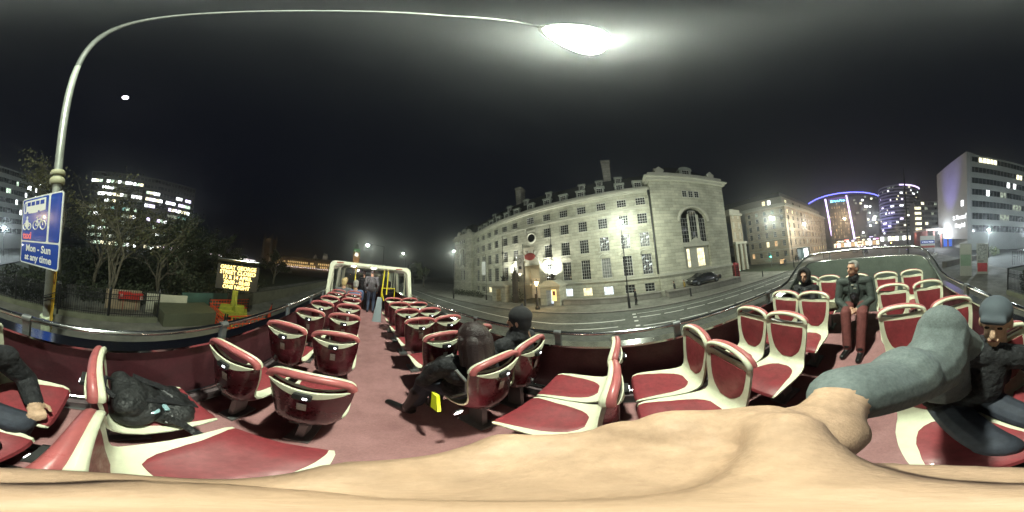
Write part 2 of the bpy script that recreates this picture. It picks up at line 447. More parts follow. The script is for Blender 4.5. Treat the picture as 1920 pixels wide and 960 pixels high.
# side walls (gently stepped: wall, ledge, coaming)
def side_wall(x, s, y0, y1):
    b = MB(); b.box(min(x, x+s*.045), max(x, x+s*.045), y0, y1, D, -.735); b.build('side_panel', MAROON, bus)
    b = MB(); b.box(min(x-s*.03, x+s*.09), max(x-s*.03, x+s*.09), y0, y1, -.734, -.715); b.build('coaming', CHROME, bus)
    b = MB(); b.box(min(x-s*.10, x-s*.002), max(x-s*.10, x-s*.002), y0, y1, D+.002, D+.10); b.build('heater_ledge', mat('ledge_grey', (.10,.075,.08), .5, noise=(30,.2)), bus)
    b = MB(); b.tube([(x-s*.05, y0, D+.135), (x-s*.05, y1, D+.135)], .018, 8); b.box(min(x-s*.125,x-s*.102), max(x-s*.125,x-s*.102), y0, y1, D+.002, D+.022); b.build('heater_pipe', CHROME, bus)
side_wall(XL, -1, -2.35, YF-.3); side_wall(XR, 1, -2.35, YF-.3)
# rear panel wrapped round the corners
plan = [(XL-.02,-2.35,-.735),(XL-.01,-2.60,-.60),(XL+.03,-2.82,-.44),(XL+.12,-2.96,-.355),(XL+.30,YR,-.335),(-.2,YR-.03,-.325),(.225,YR-.035,-.325),(.7,YR-.03,-.325),(XR-.30,YR,-.335),(XR-.12,-2.96,-.355),(XR-.03,-2.82,-.44),(XR+.01,-2.60,-.60),(XR+.02,-2.35,-.735)]
rings = []
for i, (x, y, zt) in enumerate(plan):
    a = plan[max(0,i-1)]; c = plan[min(len(plan)-1,i+1)]; tx, ty = c[0]-a[0], c[1]-a[1]; l = math.hypot(tx,ty); nx, ny = ty/l*.045, -tx/l*.045
    if ny > 0 and abs(ty/l) < .5: nx, ny = -nx, -ny
    rings.append([(x,y,D),(x,y,zt),(x+nx,y+ny,zt),(x+nx,y+ny,D)])
b = MB(); b.loft(rings); b.build('rear_panel', REARG, bus)
b = MB(); b.tube([(x,y-.02,zt+.004) for x,y,zt in plan], .014, 8); b.build('rear_trim', CHROME, bus)
# handrail: down one side, up round the back, down the other
rail = [(XL-.03,4.7,-.600)] + [(XL-.03, y, -.600) for y in (2,0,-1.6,-2.1)] + [(XL-.03,-2.35,-.565),(XL-.02,-2.6,-.43),(XL+.03,-2.85,-.27),(XL+.14,-3.0,-.185),(XL+.34,-3.08,-.168),(.225,-3.12,-.155),
        (XR-.34,-3.08,-.168),(XR-.14,-3.0,-.185),(XR-.03,-2.85,-.27),(XR+.02,-2.6,-.43),(XR+.03,-2.35,-.565),(XR+.03,-2.1,-.6)] + [(XR+.03,y,-.600) for y in (-1.6,0,2,4.7)]
b = MB(); b.tube(rail, .021, 12); b.build('handrail', CHROME, bus)
for x in (XL-.03, XR+.03):
    for y in (-1.75,-.45,.62,1.75,2.95,4.1) if x > 0 else (-1.6,-.5,.97,2.2,3.3,4.3):
        b = MB(); b.box(x-.018,x+.018,y-.028,y+.028,-.715,-.6); b.tube([(x,y-.035,-.6),(x,y+.035,-.6)], .029, 10); b.build('rail_post', STEELG, bus)
for x in (-.45,.225,.9):
    b = MB(); b.tube([(x,YR-.05,-.33),(x,YR-.085,-.165)], .012, 8); b.build('rail_post', STEELG, bus)
# front canopy
def arch_ring(y, outer, tl=.285, tr=.205):
    e = 0 if outer else .10; z0 = -.72; L_ = XL-.06+e; Rr = XR+.08-e; t1 = tl-e*.9; t2 = tr-e*.9
    pts = [(L_, y, z0)]
    for k in range(7):
        a = math.pi - k*math.pi/12; pts.append((L_+.06+.16+.16*math.cos(a)*1.0, y, t1-.16+.16*math.sin(a)))
    for k in range(7):
        a = math.pi/2 - k*math.pi/12; pts.append((Rr-.06-.16+.16*math.cos(a), y, t2-.16+.16*math.sin(a)))
    pts.append((Rr, y, z0)); return pts
def canopy_frame(y0, y1, name):
    o0 = arch_ring(y0, 1); i0 = arch_ring(y0, 0); o1 = arch_ring(y1, 1); i1 = arch_ring(y1, 0); n = len(o0); b = MB()
    vs = o0 + i0 + o1 + i1; fs = []
    for k in range(n-1):
        fs += [(k,k+1,n+k+1,n+k),(2*n+k,3*n+k,3*n+k+1,2*n+k+1),(k,2*n+k,2*n+k+1,k+1),(n+k,n+k+1,3*n+k+1,3*n+k)]
    fs += [(0,n,3*n,2*n),(n-1,3*n-1,4*n-1,2*n-1)]
    b.add(vs, fs); return b.build(name, CANOPY, bus)
canopy_frame(4.75, 4.93, 'canopy_arch'); canopy_frame(6.5, 6.58, 'canopy_arch'); canopy_frame(8.3, 8.42, 'canopy_arch')
b = MB(); rr = []
for y in (4.932, 6.0, 7.2, 8.31):
    o = arch_ring(y, 1)[2:-2]; i = arch_ring(y, 0)[2:-2]
    rr.append([(x,yy,z-.004) for x,yy,z in o] + [(x,yy,z+.045) for x,yy,z in i[::-1]])
b.loft(rr); b.build('canopy_roof', CEILG, bus)
for x in (XL-.005, XR+.025):
    b = MB()
    for y in (5.45, 7.3, 7.9): b.box(x-.02,x+.02,y-.03,y+.03,-.71,.10)
    b.box(x-.02,x+.02,4.94,8.3,.06,.10); b.build('side_window_frame', CANOPY, bus)
    b = MB(); b.quad((x,4.94,-.70),(x,8.3,-.70),(x,8.3,.08),(x,4.94,.08)); b.build('side_window_pane', glassmat('canopy_side_glass'), bus, angle=0)
b = MB(); b.box(XL+.02,XR-.02,8.33,8.40,D,-.60); b.build('front_wall', MAROON, bus)
b = MB(); b.quad((XL+.05,8.36,-.60),(XR-.05,8.36,-.60),(XR-.05,8.36,.14),(XL+.05,8.36,.20)); b.build('windscreen', glassmat('windscreen_glass', (.75,.8,.8), .1), bus, angle=0)
for x in (-.29, .35):
    b = MB(); b.lathe([(.085,0),(.08,-.02),(.05,-.03),(.001,-.032)], (x, 5.25, .185 if x < 0 else .165), 16); b.build('ceiling_light', mat('canopy_lamp', (.9,.9,.9), .4, emit=(1,.95,.85), es=22), bus)
b = MB(); b.box(-.05,.42,7.9,7.96,.02,.12); b.build('destination_box', BLACK, bus)
each([MB().box(XL+.20,XL+.40,4.742,4.748,.215,.245), MB().box(XR-.45,XR-.25,4.742,4.748,.135,.165)], 'marker_lamp', mat('red_marker', (.3,.05,.03), .4), bus)
for p in ([(-.20,5.0,.20),(-.22,5.0,-.62)], [(.66,4.82,.17),(.60,4.75,-.55),(.66,4.70,-.80)], [(.78,4.86,.17),(.74,4.78,-.62)]):
    b = MB(); b.tube(p, .017, 8); b.build('grab_pole', YELPOLE, bus)
b = MB(); b.tube([(.62,5.0,-.75),(.62,5.0,-.45),(1.02,5.0,-.45),(1.02,5.0,-.80)], .015, 8); b.build('grab_rail', YELPOLE, bus)
b = MB(); b.add([(.36,4.62,D+.001),(.60,4.55,D+.001),(.62,4.80,-.72),(.50,4.86,-.72),(.36,4.66,D+.001),(.60,4.59,D+.001),(.62,4.84,-.72),(.50,4.90,-.72)], [(0,1,2,3),(7,6,5,4),(0,4,5,1),(1,5,6,2),(2,6,7,3),(3,7,4,0)])
b.build('stair_screen', GREYP, bus)
point('canopy_light', (-.29,5.25,.10), 14, (1,.95,.85), .06); point('canopy_light', (.35,5.25,.08), 8, (1,.95,.85), .06)

# ------------------------------------------------------------------ people
def cap_mesh(p, q, r1, r2, n=12):
    p = Vector(p); q = Vector(q); d = q-p; L = d.length
    if L < 1e-6: d = Vector((0,0,1)); L = 1e-6
    rot = d.to_track_quat('Z','Y').to_matrix(); b = MB(); rings = []
    for k in range(1,5):
        a = -math.pi/2 + k*math.pi/8; rings.append((r1*math.cos(a), r1*math.sin(a)))
    for k in range(0,4):
        a = k*math.pi/8; rings.append((r2*math.cos(a), L + r2*math.sin(a)))
    b.loft([[p + rot @ Vector((r*math.cos(2*math.pi*j/n), r*math.sin(2*math.pi*j/n), z)) for j in range(n)] for r, z in rings])
    return b
def blob(name, prims, mats, voxel=.012, smooth=4, parent=None, loc=None, decim=None):
    """one continuous skin over all primitives; each face takes the material of the primitive it lies on"""
    b = MB()
    for pr in prims:
        if pr[0] == 'c': m = cap_mesh(pr[1], pr[2], pr[3], pr[4]); b.add(m.v, m.f)
        else:
            rot = pr[4] if len(pr) > 4 else None; b.ell(pr[1], pr[2], 14, 10, rot)
    me = b.mesh('tmp', mats, angle=0); o = bpy.data.objects.new('tmp', me); COL.objects.link(o)
    r = o.modifiers.new('r', 'REMESH'); r.mode = 'VOXEL'; r.voxel_size = voxel; r.use_smooth_shade = True
    s = o.modifiers.new('s', 'SMOOTH'); s.iterations = smooth; s.factor = .5
    if decim: d_ = o.modifiers.new('d', 'DECIMATE'); d_.ratio = decim
    dg = bpy.context.evaluated_depsgraph_get(); m2 = bpy.data.meshes.new_from_object(o.evaluated_get(dg)); bpy.data.objects.remove(o)
    nf = len(m2.polygons); c = np.zeros(nf*3); m2.polygons.foreach_get('center', c); c = c.reshape(-1,3)
    best = np.full(nf, 1e9); idx = np.zeros(nf, int)
    for pr in prims:
        if pr[0] == 'c':
            p = np.array(pr[1]); q = np.array(pr[2]); d = q-p; t = np.clip(((c-p)@d)/max(d@d,1e-9),0,1); dist = np.linalg.norm(c-(p+t[:,None]*d),axis=1)-(pr[3]+(pr[4]-pr[3])*t); mi = pr[5]
        else:
            rot = np.array(pr[4]) if len(pr) > 4 and pr[4] is not None else np.eye(3); l = (c-np.array(pr[1]))@rot; rr = np.array(pr[2]); k = np.linalg.norm(l/rr,axis=1); dist = (k-1)*rr.min(); mi = pr[3]
        w = dist < best; best[w] = dist[w]; idx[w] = mi
    m2.materials.clear()
    for m in mats: m2.materials.append(m)
    m2.polygons.foreach_set('material_index', idx.astype('i4')); m2.polygons.foreach_set('use_smooth', [True]*nf)
    off = Vector(loc) if loc is not None else (wloc(parent) if parent is not None else Vector((0,0,0)))
    m2.transform(Matrix.Translation(-off)); m2.name = name
    o = bpy.data.objects.new(name, m2); COL.objects.link(o)
    if parent is not None: o.parent = parent; o.location = off - wloc(parent)
    else: o.location = off
    return o
def E_(c, r, mi, rot=None): return ('e', c, r, mi, rot)
def head(c, f, s=1.0, mi=0, down=0.0):
    """skull, jaw, nose, brow, ears; f = unit facing direction in plan"""
    c = Vector(c); f = Vector((f[0], f[1], 0)).normalized(); r = Vector((f.y, -f.x, 0)); z = Vector((0,0,1))
    rot = Matrix((r, f, z)).transposed()
    def P(x, y, zz): return tuple(c + (r*x + f*y + z*zz)*s)
    out = [E_(P(0,-.012,.02), (.070*s,.088*s,.092*s), mi, rot), E_(P(0,.022,-.045), (.053*s,.062*s,.058*s), mi, rot), E_(P(0,.06,-.082), (.026*s,.022*s,.02*s), mi, rot),
           ('c', P(0,.078,.015), P(0,.098,-.022), .010*s, .015*s, mi), ('c', P(-.03,.072,.03), P(.03,.072,.03), .012*s, .012*s, mi), ('c', P(-.018,.078,-.055), P(.018,.078,-.055), .010*s, .010*s, mi),
           E_(P(-.073,-.01,-.005), (.012*s,.022*s,.034*s), mi, rot), E_(P(.073,-.01,-.005), (.012*s,.022*s,.034*s), mi, rot),
           ('c', P(0,-.025,-.06), P(0,-.045,-.16), .052*s, .056*s, mi)]
    return out, P, rot
def hand(w, d, up, s=1.0, mi=0, curl=1.0):
    """palm from the wrist w along d, back of the hand towards up; four unequal curled fingers and a thumb off the side"""
    w = Vector(w); d = Vector(d).normalized(); up = Vector(up); up = (up - d*up.dot(d)).normalized(); x = d.cross(up)
    out = [('c', tuple(w), tuple(w + d*.05*s), .026*s, .034*s, mi), ('c', tuple(w + d*.05*s - x*.02*s), tuple(w + d*.06*s + x*.02*s), .021*s, .021*s, mi)]
    for k, ln in enumerate((.068,.078,.072,.056)):
        o = (k-1.5)*.019*s; a = w + d*.082*s + x*o; n1 = a + (d*.9 - up*.35*curl)*ln*.45*s; n2 = n1 + (d*.45 - up*.85*curl)*ln*.33*s; n3 = n2 + (-d*.15*curl - up*.8*curl + d*.2)*ln*.27*s
        out += [('c', tuple(a), tuple(n1), .0095*s, .009*s, mi), ('c', tuple(n1), tuple(n2), .009*s, .0085*s, mi), ('c', tuple(n2), tuple(n3), .0085*s, .0075*s, mi)]
    t0 = w + d*.025*s - x*.028*s; t1 = t0 + (d*.7 - x*.75 - up*.2)*.036*s; t2 = t1 + (d*.9 - x*.1 - up*.5)*.03*s
    out += [('c', tuple(t0), tuple(t1), .013*s, .011*s, mi), ('c', tuple(t1), tuple(t2), .011*s, .009*s, mi)]
    return out
def limb(a, b_, c, r0, r1, r2, mi): return [('c', tuple(a), tuple(b_), r0, r1, mi), ('c', tuple(b_), tuple(c), r1, r2, mi)]
def shoe(ank, toe_d, mi, s=1.0, ln=.19):
    a = Vector(ank); t = Vector((toe_d[0], toe_d[1], 0)).normalized()
    return [('c', tuple(a + Vector((0,0,.02))), tuple(a - Vector((0,0,.045*s)) - t*.02), .045*s, .042*s, mi), ('c', tuple(a - t*.03*s - Vector((0,0,.045*s))), tuple(a + t*ln*.75*s - Vector((0,0,.055*s))), .040*s, .032*s, mi)]
def torso(pel, chest, neck, shl, shr, mi, w=1.0, hips=None):
    out = [('c', tuple(pel), tuple(chest), .135*w, .145*w, mi), ('c', tuple(chest), tuple(Vector(neck) - Vector((0,0,.02))), .14*w, .065*w, mi),
           ('c', tuple(shl), tuple(shr), .068*w, .068*w, mi)]
    sl = Vector(shl); sr = Vector(shr); ax = (sr-sl)*.25
    out += [('c', tuple(Vector(chest)-ax), tuple(Vector(chest)+ax), .115*w, .115*w, mi), ('c', tuple(Vector(pel)-ax*.9), tuple(Vector(pel)+ax*.9), .12*w, .12*w, mi)]
    return out
EYE = mat('eye_dark', (.02,.015,.012), .2)
CLB = mat('cloth_black', (.013,.0135,.016), .7, noise=(25,.4), bump=(26,1.0,.02), wear=(12,.4))
CLG = mat('cloth_grey_green', (.042,.054,.048), .75, noise=(22,.3), bump=(30,.5,.012))
CLD = mat('denim_dark', (.03,.035,.05), .8, noise=(40,.3))
TRR = mat('trousers_brick', (.15,.042,.038), .8, noise=(30,.25), bump=(24,.5,.012))
LEATH = mat('black_leather', (.012,.012,.012), .3, bump=(60,.3,.003))
HAIRG = mat('hair_grey', (.27,.26,.235), .6, noise=(110,.5), bump=(130,.8,.006))
HAIRD = mat('hair_dark', (.020,.010,.010), .42, noise=(120,.7), bump=(140,1.0,.006))
HAIRB = mat('hair_blond', (.45,.33,.15), .55, noise=(60,.35))
FUR = mat('dark_fur', (.02,.019,.018), .9, noise=(60,.6), bump=(80,.8,.01))
GREYJ = mat('jacket_blue_grey', (.125,.15,.15), .75, noise=(160,.25), bump=(55,.3,.005), wear=(10,.3))
KHAKI = mat('khaki_cloth', (.13,.12,.075), .85, noise=(25,.35))
CLM = mat('jacket_mid_grey', (.10,.10,.11), .8, noise=(25,.3))
CLBL = mat('jacket_blue', (.08,.13,.25), .8, noise=(25,.3))
def face_bits(P, s, parent, rot):
    each([MB().ell(P(x,.0745,.012), (.0125*s,.008*s,.0075*s), 10, 6, rot) for x in (-.028,.028)], 'eye', EYE, parent)
    b = MB(); b.ell(P(0,.086,-.055), (.022*s,.006*s,.005*s), 10, 6, rot); b.build('mouth', mat('lips', (.25,.10,.08), .5), parent)

# grey haired man on the rear row
hp, P, rot = head((.345,-2.30,-.385), (.55,.85), 1.0)
pr = hp + torso((.33,-2.33,-.90),(.34,-2.36,-.70),(.345,-2.33,-.50),(.54,-2.31,-.59),(.14,-2.33,-.59),1,1.1)
pr += limb((.55,-2.30,-.62),(.58,-2.20,-.84),(.43,-2.03,-.885),.066,.054,.042,1) + limb((.13,-2.32,-.62),(.10,-2.22,-.84),(.27,-2.01,-.885),.066,.054,.042,1)
pr += hand((.42,-2.02,-.887),(-.55,.45,-.12),(.2,.5,.9),.92,0) + hand((.28,-2.00,-.887),(.55,.45,-.12),(-.2,.5,.9),.92,0)
pr += limb((.43,-2.33,-.94),(.43,-1.93,-.915),(.415,-1.74,-1.32),.088,.068,.055,2) + limb((.24,-2.33,-.94),(.22,-1.91,-.915),(.255,-1.68,-1.32),.088,.068,.055,2)
pr += shoe((.415,-1.73,-1.33),(.25,1),3,1,.2) + shoe((.255,-1.67,-1.33),(.12,1),3,1,.2)
pr += [('c',(.345,-2.33,-.50),(.345,-2.31,-.535),.075,.085,4)]
man = blob('person', pr, [SKIN, CLG, TRR, LEATH, CLB], .0085, 4, loc=(.33,-2.1,D))
tag(man, 'seated grey haired man in dark green jacket and brick red trousers on the rear row', 'person')
blob('hair', [E_(P(0,-.030,.048),(.074,.084,.070),0,rot), E_(P(0,-.058,.0),(.071,.055,.066),0,rot), E_(P(0,.022,.090),(.050,.042,.020),0,rot), E_(P(.066,-.01,.03),(.014,.03,.035),0,rot), E_(P(-.066,-.01,.03),(.014,.03,.035),0,rot)], [HAIRG], .0065, 2, man)
face_bits(P, 1.0, man, rot)
each([MB().obox((.345+.02*math.sin(z*40),-2.215,z),(.035,.012,.012)) for z in (-.61,-.66,-.72)], 'toggle', mat('toggle_pale', (.55,.52,.42), .5), man)
cm = thing('camera', 'small black camera hanging on the chest of the grey haired man', 'camera', (.345,-2.19,-.78))
b = MB(); b.box(.29,.40,-2.215,-2.165,-.80,-.725); b.box(.32,.37,-2.21,-2.17,-.725,-.71); b.build('camera_body', BLACK, cm)
b = MB(); b.lathe([(.001,0),(.028,0),(.030,.04),(.024,.045),(.001,.04)],(0,0,0),14); b.xf(Matrix.Translation((.345,-2.166,-.765)) @ Matrix.Rotation(R(-90),4,'X')); b.build('lens', mat('lens_glass',(.05,.05,.06),.08), cm)
b = MB(); b.tube([(.29,-2.19,-.73),(.27,-2.2,-.62),(.31,-2.26,-.53)],.006,6); b.tube([(.40,-2.19,-.73),(.42,-2.2,-.62),(.385,-2.26,-.53)],.006,6); b.build('strap', CLB, cm)
# hooded person in the rear corner
hp, P, rot = head((1.18,-2.44,-.50), (-.12,1), .98)
pr = hp + torso((1.18,-2.46,-.93),(1.18,-2.48,-.78),(1.18,-2.46,-.62),(1.34,-2.44,-.71),(1.01,-2.44,-.71),1,1.0)
pr += limb((1.34,-2.42,-.74),(1.33,-2.26,-.90),(1.22,-2.10,-.86),.066,.056,.045,1) + limb((1.02,-2.42,-.74),(1.0,-2.26,-.90),(1.12,-2.10,-.86),.066,.056,.045,1)
pr += hand((1.21,-2.1,-.86),(-.5,.3,.35),(0,.9,.3),.9,0) + hand((1.13,-2.1,-.86),(.5,.3,.35),(0,.9,.3),.9,0)
pr += limb((1.27,-2.45,-.95),(1.26,-2.03,-.93),(1.25,-1.97,-1.33),.085,.066,.05,2) + limb((1.10,-2.45,-.95),(1.11,-2.03,-.93),(1.11,-1.97,-1.33),.085,.066,.05,2)
pr += shoe((1.25,-1.96,-1.34),(0,1),3) + shoe((1.11,-1.96,-1.34),(0,1),3)
hd = blob('person', pr, [SKIN, CLB, CLD, LEATH], .01, 4, loc=(1.18,-2.25,D))
tag(hd, 'person huddled in black fur trimmed hood and black coat in the rear corner', 'person')
hz = [E_(P(0,-.04,.03),(.108,.085,.125),0,rot), ('c',P(0,-.05,-.08),P(0,-.05,-.16),.085,.10,0)]
for k in range(14):
    a = 2*math.pi*k/14; a2 = 2*math.pi*(k+1)/14
    hz.append(('c', P(.088*math.sin(a), .045, .015+.112*math.cos(a)), P(.088*math.sin(a2), .045, .015+.112*math.cos(a2)), .030, .030, 1))
blob('hood', hz, [CLB, FUR], .009, 3, hd); face_bits(P, .98, hd, rot)
# folded clothing lying on the seat between them
b = blob('folded_coat', [E_((.74,-2.28,-.955),(.14,.12,.05),0), E_((.70,-2.20,-.93),(.10,.09,.05),0), ('c',(.62,-2.2,-.95),(.86,-2.34,-.93),.04,.05,0)], [KHAKI], .012, 3, loc=(.74,-2.28,-1.0))
tag(b, 'crumpled khaki coat lying on the empty seat beside the grey haired man', 'coat')
# woman with long dark hair
hp, P, rot = head((.66,.855,-.44), (-.25,.97), .98)
pr = hp + torso((.71,.93,-.90),(.69,.88,-.72),(.665,.86,-.56),(.52,.91,-.64),(.83,.86,-.64),1,.98)
pr += limb((.50,.93,-.66),(.44,1.05,-.86),(.56,1.22,-.87),.064,.052,.04,1) + limb((.85,.88,-.66),(.88,1.04,-.86),(.72,1.20,-.88),.064,.052,.04,1)
pr += hand((.56,1.21,-.87),(.7,.4,-.1),(0,.2,1),.88,0) + hand((.72,1.19,-.88),(-.7,.4,-.1),(0,.2,1),.88,0)
pr += limb((.64,.93,-.95),(.50,1.17,-.965),(.46,1.19,-1.24),.086,.07,.058,2) + limb((.78,.93,-.95),(.68,1.20,-.965),(.62,1.22,-1.24),.086,.07,.058,2)
pr += [('c',(.465,1.185,-1.10),(.42,1.21,-1.33),.064,.05,3),('c',(.64,1.215,-1.12),(.61,1.22,-1.33),.062,.05,3)]
pr += shoe((.41,1.22,-1.345),(-.55,.85),3,.98,.26) + shoe((.61,1.24,-1.345),(-.2,1),3,.98,.22)
wm = blob('person', pr, [SKIN, CLB, CLD, LEATH], .009, 4, loc=(.66,1.0,D))
tag(wm, 'seated woman in black jacket and black boots with long dark hair, seen from behind', 'person')
blob('hair', [E_(P(0,-.025,.04),(.093,.108,.098),0,rot), ('c',P(-.05,-.06,0),P(-.075,-.10,-.20),.068,.055,0), ('c',P(.05,-.06,0),P(.075,-.09,-.20),.068,.05,0), ('c',P(0,-.075,0),P(0,-.115,-.24),.075,.055,0),
      ('c',P(.0,-.115,-.22),P(-.03,-.115,-.30),.05,.03,0),('c',P(.085,0,.02),P(.088,-.02,-.16),.028,.022,0),('c',P(-.085,0,.02),P(-.088,-.02,-.16),.028,.022,0)] + [('c',P(.085*math.cos(a),-.05-.06*math.sin(a),.0),P(.098*math.cos(a)+.012*math.sin(a*9),-.07-.075*math.sin(a),-.27-.05*math.sin(a*7)),.017,.006,0) for a in [R(5+k*14) for k in range(13)]], [HAIRD], .0065, 1, wm)
b = blob('shoulder_bag', [E_((.60,1.10,-.80),(.15,.10,.085),0), E_((.66,1.14,-.78),(.11,.09,.08),0), ('c',(.48,1.08,-.82),(.72,1.12,-.76),.05,.06,0)], [LEATH], .01, 3, loc=(.6,1.1,-.87))
tag(b, 'shiny black shoulder bag held on the lap of the long haired woman', 'bag')
o_ = MB(); o_.tube([(.49,1.06,-.77),(.50,.98,-.64),(.56,.90,-.555)],.011,6); o_.build('strap', mat('strap_grey',(.3,.31,.3),.6), b)
o_ = MB(); o_.tube([(.52,.80,-.62),(.55,.745,-.70),(.56,.76,-.82),(.53,.86,-.93)],.010,6); o_.build('coat_trim', mat('trim_grey',(.22,.23,.22),.8), wm)
yb = MB(); yb.prism([(.42,.80,-1.0),(.415,.87,-1.0),(.44,.92,-.88),(.445,.87,-.89)], (.02,0,0))
tag(yb.build('yellow_bag', mat('hi_vis_yellow', (.72,.78,.02), .5), loc=(.42,.86,-1.02)), 'bright yellow bag hanging at the aisle edge of the long haired woman\'s seat', 'bag')
ph = thing('phone', 'glowing phone lit at the aisle side of the long haired woman\'s seat', 'phone', (.455,.66,-.93))
b = MB(); b.obox((.47,.70,-.925),(.036,.012,.060), Matrix.Rotation(R(25),3,'X')); b.build('phone_body', BLACK, ph)
b = MB(); b.obox((.4685,.693,-.928),(.030,.003,.050), Matrix.Rotation(R(25),3,'X')); b.build('screen', mat('phone_screen', (.8,.8,.8), .3, emit=(1,.93,.84), es=26), ph)
point('phone_light', (.45,.66,-.96), 1.3, (1,.8,.6), .02)
# person in the black beanie
hp, P, rot = head((1.165,.85,-.415), (-.35,.94), 1.0)
pr = hp + torso((1.13,.93,-.90),(1.15,.90,-.72),(1.165,.87,-.53),(1.0,.90,-.62),(1.33,.87,-.62),1,1.06)
pr += limb((.98,.92,-.64),(.96,1.06,-.86),(1.05,1.24,-.9),.07,.056,.042,1) + limb((1.34,.90,-.64),(1.34,1.05,-.86),(1.22,1.24,-.9),.07,.056,.042,1)
pr += hand((1.05,1.23,-.9),(.5,.5,-.1),(0,.2,1),.9,0) + hand((1.22,1.23,-.9),(-.5,.5,-.1),(0,.2,1),.9,0)
pr += limb((1.06,.93,-.95),(1.04,1.24,-.95),(1.03,1.26,-1.3),.09,.07,.055,2) + limb((1.22,.93,-.95),(1.22,1.24,-.95),(1.21,1.26,-1.3),.09,.07,.055,2)
pr += shoe((1.03,1.27,-1.34),(0,1),3) + shoe((1.21,1.27,-1.34),(0,1),3)
pr += [('c',(1.165,.845,-.50),(1.16,.855,-.56),.082,.11,1)]
bn = blob('person', pr, [SKIN, CLB, CLD, LEATH], .01, 4, loc=(1.15,1.0,D))
tag(bn, 'person in dark padded jacket and round black beanie at the right handrail', 'person')
blob('beanie', [E_(P(0,-.018,.045),(.090,.106,.098),0,rot), ('c',P(0,-.03,-.02),P(0,-.025,.03),.084,.088,0), ('c',P(0,-.03,.135),P(.0,-.04,.165),.012,.008,0)], [mat('knit_black',(.016,.016,.018),.9,bump=(120,.6,.004))], .009, 3, bn)
face_bits(P, 1.0, bn, rot)
# the photographer, with the arm reaching to the camera
hp, P, rot = head((-.49,-.53,-.425), (.75,.62), 1.0)
pr = hp + torso((-.30,-.57,-.92),(-.36,-.59,-.74),(-.45,-.57,-.57),(-.62,-.42,-.68),(-.26,-.58,-.52),2,1.12)
pr += [E_((-.205,-.49,-.335),(.088,.085,.09),1)] + limb((-.21,-.50,-.36),(-.12,-.37,-.415),(.046,-.155,-.215),.100,.084,.046,1)
pr += [('c',(-.20,-.50,-.40),(-.21,-.53,-.72),.10,.12,1), ('c',(-.20,-.50,-.36),(-.33,-.56,-.52),.09,.09,1)]
pr += [('c',(-.165+.21*f_,-.43+.275*f_,-.41+.195*f_),(-.165+.21*f_+.012,-.43+.275*f_+.010,-.41+.195*f_),.098-.048*f_,.096-.048*f_,1) for f_ in (.10,.62)]
pr += limb((-.62,-.42,-.70),(-.68,-.32,-.88),(-.52,-.20,-.86),.075,.06,.042,2) + hand((-.52,-.20,-.86),(.5,.35,.0),(0,.1,1),.92,0)
pr += limb((-.38,-.56,-.95),(-.40,-.20,-.935),(-.40,-.20,-1.3),.09,.07,.055,3) + limb((-.22,-.56,-.95),(-.20,-.20,-.935),(-.20,-.20,-1.3),.09,.07,.055,3)
pr += shoe((-.40,-.20,-1.34),(0,1),4,1,.18) + shoe((-.20,-.20,-1.34),(0,1),4,1,.18)
pr += [('c',(-.44,-.52,-.62),(-.36,-.50,-.80),.10,.12,2)]
# wrist and hand closed on the stick below the lens
hpr = [('c',(.028,-.138,-.20),(.03,-.075,-.185),.029,.031,0), ('c',(.03,-.075,-.185),(.050,-.025,-.168),.036,.040,0), ('c',(.050,-.03,-.172),(.055,.012,-.165),.036,.034,0), ('c',(.044,-.05,-.15),(.058,-.012,-.135),.028,.026,0)]
for k, (z, ln) in enumerate(((-.128,1.0),(-.149,1.06),(-.171,1.0),(-.191,.86))):
    a = (.058,.015,z-.002); k1 = (.036,.052*ln,z+.001); k2 = (-.012,.046*ln,z+.002); k3 = (-.030,.008,z)
    hpr += [('c',a,k1,.0125,.0118,0),('c',k1,k2,.0118,.0108,0),('c',k2,k3,.0108,.0095,0), E_(k1,(.0135,.0125,.0125),0)]
hpr += [('c',(.048,-.045,-.138),(.018,-.040,-.110),.018,.016,0),('c',(.018,-.040,-.110),(-.020,.012,-.098),.0155,.013,0),E_((.018,-.040,-.108),(.016,.016,.0155),0)]
hpr += [E_((.012,.006,-.128),(.038,.038,.016),0), E_((.02,.018,-.155),(.040,.040,.03),0), E_((-.004,.006,-.132),(.042,.036,.016),0)]
hpr += [('c',(.050,-.060,-.150),(.058,.008,-.127),.0105,.011,0),('c',(.062,-.060,-.163),(.068,.006,-.150),.010,.010,0),('c',(.030,-.100,-.172),(.046,-.055,-.148),.009,.010,0),E_((.060,.012,-.126),(.015,.013,.012),0)]
sh_ = (.020,0,-.004)
for q in hpr:
    if q[0] == 'c': pr.append(('c', tuple(q[1][i]+sh_[i] for i in range(3)), tuple(q[2][i]+sh_[i] for i in range(3)), q[3], q[4], q[5]))
    else: pr.append(E_(tuple(q[1][i]+sh_[i] for i in range(3)), q[2], q[3]))
pg = blob('person', pr, [SKIN2, GREYJ, CLB, CLD, LEATH, NAIL], .0055, 3, loc=(-.3,-.5,D))
tag(pg, 'photographer in blue grey jacket reaching an arm forward to hold the camera stick', 'person')
blob('cap', [E_(P(0,-.015,.06),(.085,.10,.078),0,rot), ('c',P(-.04,.08,.055),P(.04,.08,.055),.02,.02,0)], [mat('cap_slate',(.06,.075,.09),.8)], .009, 3, pg)
face_bits(P, 1.0, pg, rot)
b = MB(); b.lathe([(.001,-.40),(.010,-.40),(.0115,-.26),(.0095,-.18),(.008,-.172),(.001,-.17)], (.030,.004,0), 14); tag(b.build('camera_stick', BLACK, loc=(0,0,-.3)), 'black camera stick gripped in the photographer\'s hand', 'camera stick')
